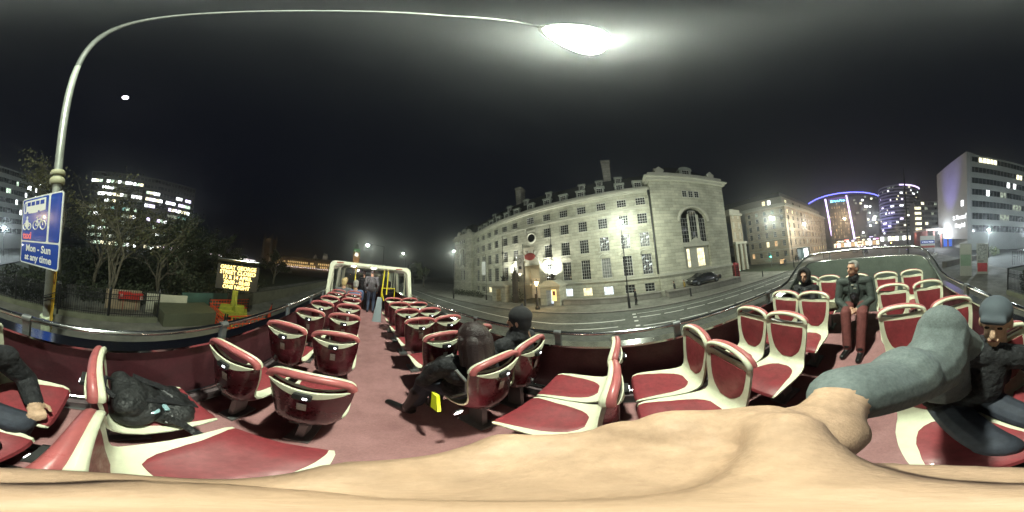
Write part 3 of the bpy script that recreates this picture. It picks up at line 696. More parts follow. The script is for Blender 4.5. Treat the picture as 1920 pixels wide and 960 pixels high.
# people under the canopy
def seated_back(x, y, z, hairm, topm, lab, f=(0,1)):
    hp, P, rot = head((x,y,z), f, .95)
    pr = hp + torso((x,y-.02,z-.50),(x,y-.03,z-.32),(x,y-.02,z-.16),(x-.17,y-.01,z-.22),(x+.17,y-.01,z-.22),1,1.0)
    pr += limb((x-.18,y,z-.25),(x-.19,y+.12,z-.45),(x-.08,y+.28,z-.47),.065,.052,.04,1) + limb((x+.18,y,z-.25),(x+.19,y+.12,z-.45),(x+.08,y+.28,z-.47),.065,.052,.04,1)
    pr += limb((x-.08,y,z-.55),(x-.08,y+.38,z-.53),(x-.08,y+.40,D+.1),.085,.065,.05,2) + limb((x+.08,y,z-.55),(x+.08,y+.38,z-.53),(x+.08,y+.40,D+.1),.085,.065,.05,2)
    pr += shoe((x-.08,y+.41,D+.08),(0,1),2) + shoe((x+.08,y+.41,D+.08),(0,1),2)
    o = blob('person', pr, [SKIN, topm, CLD], .016, 4, loc=(x,y,D)); tag(o, lab, 'person')
    blob('hair', [E_(P(0,-.025,.04),(.085,.10,.092),0,rot), E_(P(0,-.06,-.03),(.078,.06,.08),0,rot)], [hairm], .012, 3, o)
seated_back(-.50,4.72,-.33,HAIRB,CLM,'blond haired passenger in grey top sitting under the front canopy')
seated_back(-.16,4.72,-.36,HAIRG,CLBL,'white haired passenger in blue jacket sitting under the front canopy')
seated_back(-.60,6.3,-.36,HAIRB,KHAKI,'fair haired passenger on the left nearest the bus windscreen',(.3,1))
seated_back(1.0,6.0,-.40,HAIRD,CLB,'dark haired passenger sitting on the right under the canopy')
def standing(x, y, z0, h, f, mats, lab, lean=0, stride=0.0, vox=.018, arms=(0,0)):
    k = h/1.75; f = Vector((f[0],f[1],0)).normalized(); r = Vector((f.y,-f.x,0)); o = Vector((x,y,z0))
    def Q(a, b_, c): return tuple(o + (r*a + f*(b_ + lean*c) )*k + Vector((0,0,c*k)))
    hp, P, rot = head(Q(0,.03,1.63), f, k*.98)
    pr = hp + torso(Q(0,0,.95),Q(0,0,1.22),Q(0,.01,1.47),Q(-.19,0,1.40),Q(.19,0,1.40),1,k)
    pr += limb(Q(-.22,0,1.38),Q(-.26,-.04+arms[0],1.10),Q(-.22,.08+arms[0],.86),.06*k,.05*k,.04*k,1) + limb(Q(.22,0,1.38),Q(.26,-.04+arms[1],1.10),Q(.22,.08+arms[1],.86),.06*k,.05*k,.04*k,1)
    pr += hand(Q(-.22,.08+arms[0],.86),(0,.2,-1),tuple(-r),k*.9,0) + hand(Q(.22,.08+arms[1],.86),(0,.2,-1),tuple(r),k*.9,0)
    pr += limb(Q(-.09,0,.92),Q(-.10,.03+stride,.50),Q(-.10,-.02+stride*.6,.08),.092*k,.07*k,.05*k,2) + limb(Q(.09,0,.92),Q(.10,.03-stride*.4,.50),Q(.10,-.02-stride*1.5,.08+abs(stride)*.2),.092*k,.07*k,.05*k,2)
    pr += shoe(Q(-.10,-.02+stride*.6,.08),f,3,k) + shoe(Q(.10,-.02-stride*1.5,.08+abs(stride)*.2),f,3,k)
    ob = blob('person', pr, mats, vox*k, 4, loc=(x,y,z0)); tag(ob, lab, 'person')
    blob('hair', [E_(P(0,-.022,.045),(.08*k,.094*k,.082*k),0,rot), E_(P(0,-.055,-.01),(.074*k,.055*k,.07*k),0,rot)], [HAIRD], .014*k, 3, ob)
    return ob
standing(.36,5.75,D,1.56,(.1,1),[SKIN,CLM,mat('jeans_blue',(.05,.07,.12),.8,noise=(30,.3)),LEATH],'standing passenger in grey jacket and blue jeans in the aisle under the canopy')
standing(.08,6.15,D,1.50,(0,1),[SKIN,CLB,CLB,LEATH],'standing passenger all in black further along the aisle under the canopy')
# pedestrians across the road
standing(16.2,-1.25,G,1.72,(-.3,-.9),[SKIN,CLB,CLB,LEATH],'pedestrian in long dark coat beside the tall lamp post across the road',0,.05,.03)
standing(18.0,-6.0,G,1.75,(.1,1),[SKIN,CLB,CLD,mat('white_trainers',(.6,.6,.58),.6)],'pedestrian in black with white trainers walking along the stone plinth',.04,.16,.03)
standing(18.1,-7.3,G,1.70,(.1,1),[SKIN,mat('jacket_ochre',(.28,.19,.04),.8),CLB,LEATH],'pedestrian in ochre jacket following along the stone plinth',.04,.14,.03)

# ------------------------------------------------------------------ backpack on the seat
NYL = mat('black_nylon', (.016,.017,.018), .5, noise=(30,.4), bump=(16,1.0,.035), wear=(9,.4))
bp_ = blob('backpack', [E_((-.615,.20,-.90),(.175,.10,.13),0,Matrix.Rotation(R(-38),3,'X')), E_((-.60,.34,-.93),(.17,.12,.085),0), E_((-.62,.17,-.83),(.15,.07,.10),0,Matrix.Rotation(R(-20),3,'X')), ('c',(-.75,.14,-.80),(-.52,.14,-.79),.05,.05,0), ('c',(-.49,.38,-.96),(-.72,.42,-.96),.045,.05,0)], [NYL], .009, 3, loc=(-.6,.25,-1.0))
tag(bp_, 'black nylon backpack lying on the cream and red window seat', 'backpack')
b = MB()
def ribbon(pts, w, up, m=None):
    rings = []
    for i, p in enumerate(pts):
        p = Vector(p); q = Vector(pts[min(i+1,len(pts)-1)]) - Vector(pts[max(i-1,0)]); sd = q.cross(Vector(up)).normalized()*w/2; u_ = Vector(up).normalized()*.003
        rings.append([p-sd-u_,p+sd-u_,p+sd+u_,p-sd+u_])
    b.loft(rings)
ribbon([(-.46,.28,-.86),(-.42,.34,-.93),(-.36,.37,-.985),(-.28,.40,-.988)],.035,(.5,.2,1))
b.build('strap', NYL, bp_)
b = MB(); ribbon([(-.74,.20,-.77),(-.69,.33,-.835),(-.60,.45,-.90)],.05,(0,.5,1)); ribbon([(-.56,.19,-.765),(-.56,.32,-.825),(-.53,.45,-.90)],.06,(0,.5,1)); b.build('shoulder_strap', CLB, bp_)
b = MB(); b.tube([(-.76,.25,-.845),(-.70,.32,-.845),(-.60,.36,-.85),(-.50,.34,-.875),(-.44,.28,-.90)],.007,5); b.build('zip', mat('zip_grey',(.10,.10,.105),.4), bp_)
b = MB(); b.tube([(-.70,.10,-.765),(-.68,.06,-.72),(-.60,.055,-.715),(-.56,.10,-.76)],.011,6); b.build('grab_loop', CLB, bp_)
b = MB(); b.lathe([(.02,0),(.026,.004),(.02,.008)],(-.50,.245,-.835),12); b.obox((-.52,.30,-.845),(.05,.02,.012)); b.build('buckle', mat('pale_blue_badge',(.35,.55,.6),.25,.3), bp_)

# ------------------------------------------------------------------ street lamps
LAMPE = mat('lamp_glass', (.9,.9,.9), .3, emit=LAMPC, es=60)
WARME = mat('lamp_glass_warm', (.9,.8,.6), .3, emit=(1,.72,.35), es=45)
# tall column beside the bus, its arm reaches out over the deck
PX, PY = -2.66, -.93
lc = thing('street_lamp', 'tall street lamp column beside the bus carrying the blue lane sign, its arm curving overhead', 'street lamp', (PX,PY,G))
b = MB(); b.lathe([(.15,0),(.15,.9),(.11,1.0),(.095,2.2),(.075,4.5),(.055,8.2),(.046,9.0)], (PX,PY,G), 16)
pts = [(PX,PY,5.1)]
for k in range(1,9):
    a = k/8*math.pi/2*.95; pts.append((PX+1.45*(1-math.cos(a)), PY+.50*(1-math.cos(a)), 5.1+1.30*math.sin(a)))
pts += [(-.2,-.10,6.58),(.55,-.16,6.66)]
COLM = mat('lamp_column_grey', (.26,.28,.25), .4, .3, noise=(4,.2))
b.build('column', COLM, lc)
b = MB(); b.tube(pts, [.046,.045,.044,.042,.040,.038,.036,.034,.032,.030,.030], 10); b.build('arm', mat('arm_dimmed_grey',(.055,.06,.055),.6), lc)  # darker than the column: the arm's fading into the night is in its colour
b = MB(); b.lathe([(.135,0),(.14,.12),(.13,.13)],(PX,PY,-1.55),16); b.lathe([(.105,0),(.11,.02),(.11,.16),(.105,.18)],(PX,PY,-1.75),16); b.v=[v for v in b.v]; b.build('pale_band', mat('band_pale_green',(.42,.48,.34),.6,noise=(20,.3)), lc)
b = MB(); b.lathe([(.11,0),(.13,.03),(.13,.10),(.11,.13)],(PX,PY,.98),16); b.lathe([(.115,0),(.125,.02),(.125,.07),(.115,.09)],(PX,PY,1.16),16); b.build('collar', mat('collar_sand',(.34,.34,.22),.6), lc)
hc = Vector((1.05,-.28,6.45))
b = MB(); b.ell(hc+Vector((0,0,.06)),(.68,.30,.13),20,8); b.build('lamp_head', COLM, lc)
b = MB(); b.ell(hc,(.63,.27,.16),20,10); b.v=[(x,y,min(z,hc.z-.012)) for x,y,z in b.v]; b.build('lamp_bowl', mat('main_lamp_bowl',(.9,.9,.9),.3,emit=LAMPC,es=60), lc)
point('street_lamp_light', tuple(hc + Vector((0,0,-.36))), 3300, LAMPC, .16)
# bus lane sign
sg = thing('bus_lane_sign', 'blue bus, cycle and taxi lane sign reading Mon-Sun at any time', 'road sign', (-2.4,-1.05,-.45))
p0 = Vector((-2.60,-1.52,0)); p1 = Vector((-2.14,-.64,0)); ux = (p1-p0).normalized(); wid = (p1-p0).length
nrm = Vector((-ux.y*-1*-1, ux.x*-1, 0)); nrm = Vector((ux.y, -ux.x, 0))
if nrm.dot(-p0) < 0: nrm = -nrm
SM = Matrix(((ux.x, 0, nrm.x, p0.x), (ux.y, 0, nrm.y, p0.y), (0, 1, 0, -.45), (0,0,0,1)))     # local x along, y up, z to the viewer
BLUE = mat('sign_blue', (.012,.05,.30), .18, coat=.6); WHT = mat('sign_white', (.62,.64,.60), .35); RDT = mat('sign_red', (.80,.16,.18), .4); SIGNG = mat('sign_back_grey', (.2,.2,.2), .5)
def rrect(x0,x1,y0,y1,r,n=5):
    out = []
    for cx, cy, a0 in ((x1-r,y1-r,0),(x0+r,y1-r,90),(x0+r,y0+r,180),(x1-r,y0+r,270)):
        for k in range(n+1):
            a = R(a0 + 90*k/n); out.append((cx+r*math.cos(a), cy+r*math.sin(a)))
    return out
def plate(name, polys, m, parent, mtx, z0, z1):
    b = MB()
    for p in polys: b.prism([(x,y,z0) for x,y in p], (0,0,z1-z0))
    b.xf(mtx); return b.build(name, m, parent, angle=30)
H = 1.15
plate('back_plate', [rrect(-.0,wid,0,H,.05)], SIGNG, sg, SM, -.02, -.003)
plate('border', [rrect(0,wid,0,H,.05)], WHT, sg, SM, -.003, .0)
plate('blue_panel', [rrect(.022,wid-.022,.022,.375,.03), rrect(.022,.70,.40,H-.022,.03), rrect(.745,wid-.022,.40,H-.022,.03)], BLUE, sg, SM, .0, .0025)
def txt(body, size, m, parent, mtx, name='lettering', align='LEFT', ext=.001, bold=0.0, sx=1.0):
    cu = bpy.data.curves.new('t','FONT'); cu.body = body; cu.size = size; cu.align_x = align; cu.extrude = ext; cu.offset = bold; cu.resolution_u = 4
    o = bpy.data.objects.new('t', cu); COL.objects.link(o)
    me = bpy.data.meshes.new_from_object(o.evaluated_get(bpy.context.evaluated_depsgraph_get())); bpy.data.objects.remove(o)
    me.transform(mtx @ Matrix.Diagonal((sx,1,1,1))); me.transform(Matrix.Translation(-wloc(parent))); me.materials.clear(); me.materials.append(m); me.name = name
    o = bpy.data.objects.new(name, me); COL.objects.link(o); o.parent = parent; return o
T = Matrix.Translation
txt('Mon - Sun', .155, WHT, sg, SM @ T((wid/2,.225,.0042)), align='CENTER', bold=.004); txt('at any time', .155, WHT, sg, SM @ T((wid/2,.075,.0042)), align='CENTER', bold=.004)
txt('taxi', .17, RDT, sg, SM @ T((.06,.435,.0042)), bold=.006)
b = MB()                                                     # bus symbol
for r_ in ([(.06,.875),(.06,1.06),(.10,1.10),(.64,1.10),(.64,.90),(.36,.87)],): b.prism([(x,y,.0026) for x,y in r_], (0,0,.0014))
b.xf(SM); b.build('bus_symbol', WHT, sg)
plate('bus_symbol_window', [[(.155+k*.118,1.0),(.25+k*.118,1.0),(.25+k*.118,1.07),(.155+k*.118,1.07)] for k in range(4)] + [[(.085,.90),(.12,.90),(.12,1.06),(.085,1.06)]], BLUE, sg, SM, .0041, .005)
def ring(cx, cy, r, w, n=22):
    return [(cx+r*math.cos(2*math.pi*k/n), cy+r*math.sin(2*math.pi*k/n), .003) for k in range(n)], w
each([MB().lathe([(.001,0),(.030,0),(.030,.003),(.001,.003)],(cx,.875,.004),18).xf(SM) for cx in (.17,.48)], 'bus_symbol_wheel', BLUE, sg)
b = MB()
for cx in (.415,.60):
    pts_, _ = ring(cx,.66,.068,.02); b.tube(pts_, .0085, 6, closed=True)
for p, q in (((.415,.66),(.455,.755)),((.455,.755),(.565,.755)),((.565,.755),(.50,.655)),((.50,.655),(.455,.755)),((.60,.66),(.555,.79)),((.415,.66),(.50,.655)),((.455,.755),(.445,.79)),((.425,.79),(.47,.79)),((.555,.79),(.59,.80))): b.bar((*p,.003),(*q,.003),.014,.006)
b.xf(SM); b.build('cycle_symbol', WHT, sg)
b = MB()
for cx in (.115,.235):
    pts_, _ = ring(cx,.645,.055,.02); b.tube(pts_, .010, 6, closed=True)
b.prism([(.10,.66,.002),(.13,.75,.002),(.165,.785,.002),(.195,.75,.002),(.25,.66,.002),(.20,.62,.002),(.15,.62,.002)], (0,0,.003)); b.lathe([(.001,0),(.026,0),(.026,.003),(.001,.003)],(.168,.80,.002),14)
b.xf(SM); b.build('motorcycle_symbol', WHT, sg)
each([MB().box(PX-.02,PX+.22,PY-.02,PY+.02,-.2,-.15), MB().box(PX-.02,PX+.22,PY-.02,PY+.02,.4,.45)], 'bracket', SIGNG, sg)
# yellow diversion plate strapped to the column
ys = thing('diversion_plate', 'narrow yellow diversion plate strapped to the lamp column under the blue sign', 'road sign', (-2.42,-.72,-1.55))
YM = Matrix.Translation((-2.47,-.80,-1.50)) @ Matrix.Rotation(R(-4),4,'Y') @ Matrix.Rotation(R(28),4,'Z')
YEL = mat('sign_yellow', (.66,.42,.02), .5, noise=(6,.15))
b = MB(); b.box(-.115,.115,-.004,.004,.0,1.22); b.xf(YM); b.build('plate', YEL, ys)
b = MB(); pts_=[(.07*math.cos(a),-.006,.86+.10*math.sin(a)) for a in [R(-160+k*20) for k in range(16)]]; b.tube(pts_,.013,6); b.xf(YM); b.build('diversion_symbol', mat('symbol_brown',(.18,.06,.01),.6), ys)
b = MB(); b.tube([(PX+.11*math.cos(a)-.02*0, PY+.11*math.sin(a), -1.02+.03*math.sin(a)) for a in [R(k*30) for k in range(12)]],.012,5,closed=True)
b.bar((PX+.08,PY-.08,-1.12),(-2.36,-.74,-.93),.05,.012); b.bar((PX+.08,PY-.08,-1.02),(-2.36,-.74,-.84),.03,.012); b.build('strap', RUBBER, ys)

def post_lamp(x, y, ztop, lab, arm=(0,0), e=LAMPE, power=300, col=LAMPC, r=.06, hr=.20, warm=False, grp=None):
    t = thing('street_lamp', lab, 'street lamp', (x,y,G), grp)
    b = MB(); b.lathe([(r*2.1,0),(r*2.1,.9),(r*1.3,1.1),(r,2.2),(r*.7,ztop-G)], (x,y,G), 10); b.build('post', BLACK, t)
    hx, hy = x+arm[0], y+arm[1]
    if arm != (0,0):
        b = MB(); b.tube([(x,y,ztop-.05),(x+arm[0]*.5,y+arm[1]*.5,ztop+.18),(hx,hy,ztop+.16)], r*.55, 6); b.build('arm', BLACK, t)
    b = MB(); b.lathe([(.001,.30),(hr*.6,.27),(hr*1.05,.12),(hr*1.1,.08),(hr*.9,.07)], (hx,hy,ztop), 12); b.build('lamp_cap', COLM, t)
    b = MB(); b.ell((hx,hy,ztop),(hr,hr,hr*.8),12,8); b.build('lamp_glass', e, t)
    if power: point('street_lamp_light', (hx,hy,ztop-hr*1.4), power, col, .15)
    return t
post_lamp(15.3,-.52,4.45,'tall slim street lamp in front of the long stone facade',e=LAMPE,power=3400,hr=.20)
post_lamp(14.95,24.0,4.4,'street lamp further along the far kerb, its light added for the stone facade',power=2000,hr=.18)  # lit to brighten the far end of the facade
post_lamp(4.6,37.5,6.3,'bright street lamp on the bridge ahead, beside the clock tower',arm=(-3.9,-.5),power=1800,hr=.36)
post_lamp(16.5,62,8.4,'distant street lamp along the road ahead beyond the cream canopy',arm=(-1.2,0),power=1500,hr=.36)
post_lamp(15.3,-27.5,5.9,'street lamp at the street corner in front of the pale corner building',arm=(1.6,3.5),power=4200,hr=.24)
post_lamp(14.6,-44,6.7,'bright street lamp with a wide glare before the long warm stone side',arm=(4.5,1),power=3600,col=(1,.9,.75),hr=.34)
post_lamp(6.5,-62,9.2,'warm orange street lamp in front of the glass tower',arm=(4.2,0),e=WARME,power=6000,col=(1,.7,.4),hr=.42)
post_lamp(-2.2,-66,8.6,'cool white street lamp beside the dark mast in the street behind',arm=(1.9,0),power=3000,col=(.85,.9,1),hr=.40)
post_lamp(-18.6,-22.2,1.15,'glaring white lamp on a short post in the hospital forecourt',e=mat('hospital_lamp_glass',(.9,.9,.9),.3,emit=(.82,.95,1),es=95),power=3600,col=(.82,.95,1),hr=.24)
post_lamp(-26.0,-19.2,1.9,'second glaring forecourt lamp beside the blue lane sign',e=mat('hospital_lamp_glass',()),power=4200,col=(.82,.95,1),hr=.30)
# old lantern in front of the gate
ol = thing('lantern_post', 'ornate iron lantern post glowing orange before the gate', 'street lamp', (15.7,8.85,G))
b = MB(); b.lathe([(.28,0),(.26,.25),(.15,.35),(.13,1.0),(.075,1.15),(.06,2.5),(.085,2.55),(.05,2.65)], (15.7,8.85,G), 12); b.build('post', BLACK, ol)
b = MB(); b.lathe([(.09,0),(.19,.42),(.18,.44),(.001,.62)], (15.7,8.85,G+2.66), 6); b.build('lantern_glass', mat('lantern_glass',(.9,.7,.4),.3,emit=(1,.70,.30),es=32), ol)
b = MB(); b.lathe([(.21,0),(.12,.12),(.03,.24),(.001,.32)], (15.7,8.85,G+3.12), 6); b.build('lantern_cap', BLACK, ol)
b = MB(); b.box(15.55,15.62,8.75,9.05,G+1.25,G+1.75); b.build('notice', mat('notice_dark',(.05,.03,.02),.5), ol)
point('lantern_light', (15.45,8.85,-.92), 330, (1,.62,.22), .12)

# ------------------------------------------------------------------ windows and facades
_wm = {}
def win(parent, loc, rz, w, h, nx, ny, pane, frame=WFRAME, arch=False, fw=.05, label=None, depth=.0):
    key = (w,h,nx,ny,pane.name,frame.name,arch,fw)
    if key not in _wm:
        b = MB(); t = fw
        if not arch:
            b.box(-w/2,-w/2+t,-.03,.03,0,h); b.box(w/2-t,w/2,-.03,.03,0,h); b.box(-w/2+t,w/2-t,-.03,.03,0,t); b.box(-w/2+t,w/2-t,-.03,.03,h-t,h)
        for i in range(1,nx): x = -w/2 + w*i/nx; b.box(x-t*.3,x+t*.3,-.022,.022,t,h-t)
        for j in range(1,ny): z = h*j/ny; b.box(-w/2+t,w/2-t,-.018,.018,z-t*.3,z+t*.3)
        p = MB(); p.quad((-w/2,.012,0),(w/2,.012,0),(w/2,.012,h),(-w/2,.012,h))
        _wm[key] = (b.mesh('window', frame, angle=0), p.mesh('pane', pane, angle=0, fix=False))
    f = bpy.data.objects.new('window', _wm[key][0]); COL.objects.link(f); f.parent = parent; f.location = Vector(loc) - wloc(parent); f.rotation_euler = (0,0,rz)
    g = bpy.data.objects.new('pane', _wm[key][1]); COL.objects.link(g); g.parent = f
    return f
def facade(mb, P, us, vs, holes, dep):
    for i in range(len(us)-1):
        for j in range(len(vs)-1):
            u0,u1,v0,v1 = us[i],us[i+1],vs[j],vs[j+1]
            if (i,j) in holes:
                mb.quad(P(u0,v0,0),P(u1,v0,0),P(u1,v0,dep),P(u0,v0,dep)); mb.quad(P(u0,v1,dep),P(u1,v1,dep),P(u1,v1,0),P(u0,v1,0))
                mb.quad(P(u0,v0,0),P(u0,v0,dep),P(u0,v1,dep),P(u0,v1,0)); mb.quad(P(u1,v0,dep),P(u1,v0,0),P(u1,v1,0),P(u1,v1,dep))
            else: mb.quad(P(u0,v0,0),P(u1,v0,0),P(u1,v1,0),P(u0,v1,0))
CURT = litmat('curtained_window', (.75,.85,.72), .10, .9, 2.2)
WARMW = litmat('warm_lit_window', (1,.88,.52), 1.7, .5, 1.6)
COOLW = litmat('cool_lit_window', (.86,.95,1), 1.7, .5, 1.6)
SPARK = sparkmat('glimmering_window', (.85,.93,.95), 1.6, 2.1)

# ------------------------------------------------------------------ the long stone hall across the road
hall = thing('stone_hall', 'long pale stone building with mansard roof, dormers and arched gateway across the road', 'building', (21,12,G))
FX = [(-4.6,19.5),(0,20.4),(4,20.9),(12.8,21.3),(20,22.2),(31,24.8)]
def fx(y):
    for (a,xa),(c,xc) in zip(FX,FX[1:]):
        if y <= c: return xa + (xc-xa)*(y-a)/(c-a)
    return FX[-1][1] + (y-31)*.24
def PH(u, v, d): return (fx(u)+d, u, v)
colsR = [-3.45,-1.05,1.65,4.4,7.05,9.75]; colsL = [15.9,18.4,20.9,23.4,25.9,28.4]
cols = colsR + colsL; hw = .62
rows = [(-3.3,-2.2),(-1.1,1.45),(2.35,4.2),(5.3,6.75),(7.85,9.0)]
us = [-4.6]
for c in cols: us += [c-hw, c+hw]
us += [31]; vs = [G]
for a, c in rows: vs += [a, c]
vs += [9.75]
holes = set()
for i in range(len(cols)):
    for j in range(len(rows)): holes.add((1+2*i, 1+2*j))
# the gateway bay gets real openings too: split the bay between the two halves
gi = us.index(9.75+hw)
us2 = us[:gi+1] + [11.35, 14.25] + us[gi+1:]
def remap(i): return i if i < gi else i + 2
holes = {(remap(i), j) for i, j in holes}
for j in range(0, 4): holes.add((gi+1, j))
b = MB(); facade(b, PH, us2, vs, holes, .32); b.build('facade_wall', STONE, hall, angle=20, fix=False)
b = MB()          # core behind the openings, roof body
b.add([(fx(y)+.6, y, z) for y in (-4.6,4,12.8,20,31) for z in (2.6,9.7)], [(2*k,2*k+2,2*k+3,2*k+1) for k in range(4)])
b.build('inner_wall', mat('room_dark',(.02,.02,.02),.9), hall, angle=0)
b = MB()
def band(z0, z1, out, y0=-4.6, y1=31, n=14, m=None):
    rings = []
    for k in range(n+1):
        y = y0 + (y1-y0)*k/n; x = fx(y); rings.append([(x-out,y,z0),(x-out,y,z1),(x+.05,y,z1),(x+.05,y,z0)])
    b.loft(rings)
band(-1.55,-1.30,.16); band(9.55,9.75,.30); band(9.752,10.0,.45); band(7.35,7.55,.12); band(G+.002,-3.5,.12,-4.6,10.3); band(G+.002,-3.5,.12,15,31); band(10.002,10.5,.05)
b.build('cornice', STONE2, hall, angle=25)
b = MB(); rings = []
for k in range(15):
    y = -4.6 + 35.6*k/14; x = fx(y); rings.append([(x+.6,y,10.0),(x+2.0,y,13.4),(x+6,y,14.6),(x+14,y,14.6),(x+14,y,10.0)])
b.loft(rings); b.build('mansard_roof', SLATE, hall, angle=25)
lit = {(3,0):WARMW,(4,0):COOLW,(5,0):WARMW,(2,0):COOLW,(2,2):SPARK,(1,2):SPARK,(0,2):SPARK,(0,1):SPARK,(8,0):WARMW,(9,0):WARMW,(2,1):CURT}
ORD = ['first','second','third','fourth','fifth','sixth']
for i, c in enumerate(cols):
    tan = math.atan2(fx(c+.5)-fx(c-.5), 1.0)
    for j, (a, z1) in enumerate(rows):
        pane = lit.get((i,j), DGLASS)
        ny = {0:3,1:6,2:5,3:4,4:3}[j]
        win(hall, (fx(c)+.26, c, a), R(-90)-tan, 2*hw, z1-a, 4 if j else 3, ny, pane)
_sill = MB(); _sill.box(-.78,.78,-.38,-.24,-.14,-.002); _sill.box(-.10,.10,-.36,-.25,-.50,-.139); _sill = _sill.mesh('sill', STONE2)
for i, c in enumerate(cols):
    x = fx(c); b = MB(); b.tube([(x-.03, c+.82*math.cos(a), rows[1][1]+.06+.5*math.sin(a)) for a in [math.pi*k/10 for k in range(11)]], .08, 6); b.box(x-.12,x+.02,c-.14,c+.14,rows[1][1]+.35,rows[1][1]+.75); b.build('window_hood', STONE2, hall)
for w_ in [o for o in hall.children if o.name.startswith('window') and not o.name.startswith('window_hood')]:
    if w_.data.name.startswith('window') and w_.location.z - (rows[1][0]-G) > -.01 and w_.location.z < 12.5:
        q = bpy.data.objects.new('sill', _sill); COL.objects.link(q); q.parent = w_
# dormers in two rows
def dormer(x, y, z, w, h):
    b = MB(); b.box(x-.1,x+2.2,y-w/2,y+w/2,z,z+h); b.box(x-.22,x+2.3,y-w/2-.1,y+w/2+.1,z+h+.002,z+h+.14)
    d = b.build('dormer', LEAD, hall)
    win(d, (x-.13,y,z+.12), R(-90), w*.72, h*.78, 3, 3, DGLASS)
for c in cols[:6] + [12.8] + cols[6:]:
    dormer(fx(c)+.75, c, 10.52, 1.25, 1.25)
for c in (-.0+1.65,4.4-.1,-1.05,9.75,14.3,18.4,23.4): dormer(fx(c)+1.75, c, 12.35, 1.0, 1.05)
for y, z1, x in ((.45,18.0,24),(17.3,18.0,26)):
    b = MB(); b.box(x-.8,x+.8,y-.55,y+.55,13.5,z1); b.box(x-.92,x+.92,y-.67,y+.67,z1-.6,z1-.35); b.box(x-.95,x+.95,y-.7,y+.7,z1+.002,z1+.2); b.build('chimney', STONEG, hall)
# gateway: deep arched recess with oval window and red oval board above
gx = fx(12.8); b = MB()
n = 18; ra = 1.45; zs = 1.35
arc = [(12.8 + ra*math.cos(math.pi*k/n), zs + ra*math.sin(math.pi*k/n)) for k in range(n+1)]
poly = [(11.35,G)] + [(y,z) for y,z in arc[::-1]] + [(14.25,G)]
for (y0,z0),(y1,z1) in zip(poly,poly[1:]): b.quad((gx+.001,y0,z0),(gx+.001,y1,z1),(gx+2.2,y1,z1),(gx+2.2,y0,z0))
b.add([(gx+2.2,y,z) for y,z in poly], [tuple(range(len(poly)))])
top = [(14.25,4.2)]; 
b.add([(gx+.0005,y,z) for y,z in arc] + [(gx+.0005,11.35,4.21),(gx+.0005,14.25,4.21)], [tuple(range(n+1)) + (n+1,n+2)])
b.build('gateway', mat('gateway_cream',(.5,.46,.36),.7,noise=(1,.1)), hall, angle=0, fix=False)
b = MB(); b.tube([(gx-.02, 12.8+1.58*math.cos(a), zs+1.58*math.sin(a)) for a in [math.pi*k/24 for k in range(25)]], .14, 8)
for k in range(1,24,2):
    a = math.pi*k/24; b.obox((gx-.02,12.8+2.1*math.cos(a),zs+2.1*math.sin(a)),(.10,.2,.85),Matrix.Rotation(math.pi/2-a,3,'X').inverted())
b.build('gateway_archivolt', STONE2, hall)
b = MB(); b.box(gx+2.16,gx+2.19,11.6,14.0,G+.05,-.6); b.build('gateway_door', mat('door_pale',(.4,.36,.26),.5,emit=(1,.8,.5),es=.25), hall)
b = MB(); b.ell((0,0,0),(.95,.05,.58),24,8); b.xf(Matrix.Translation((gx-.35,12.75,2.75)) @ Matrix.Rotation(R(90),4,'Z')); b.build('red_oval_board', mat('board_red',(.22,.03,.025),.6), hall)
each([MB().tube([(gx-.05,y,3.1),(gx-.05,y,3.75)],.03,5) for y in (12.2,13.3)], 'board_stay', BLACK, hall)
b = MB(); b.ell((0,0,0),(.62,.04,.62),24,8); b.xf(Matrix.Translation((gx-.02,12.5,5.65)) @ Matrix.Rotation(R(90),4,'Z')); b.build('oval_window_pane', DGLASS, hall)
b = MB(); b.tube([(gx-.05,12.5+.74*math.cos(a),5.65+.74*math.sin(a)) for a in [2*math.pi*k/24 for k in range(24)]],.12,8,closed=True); b.box(gx-.1,gx,11.3,11.6,6.3,7.2); b.box(gx-.1,gx,13.4,13.7,6.3,7.2); b.box(gx-.14,gx,11.8,13.2,6.55,6.85); b.build('oval_window_surround', STONE2, hall)
win(hall, (gx-.03,12.5,7.9), R(-90), 1.25, 1.1, 4, 3, DGLASS)
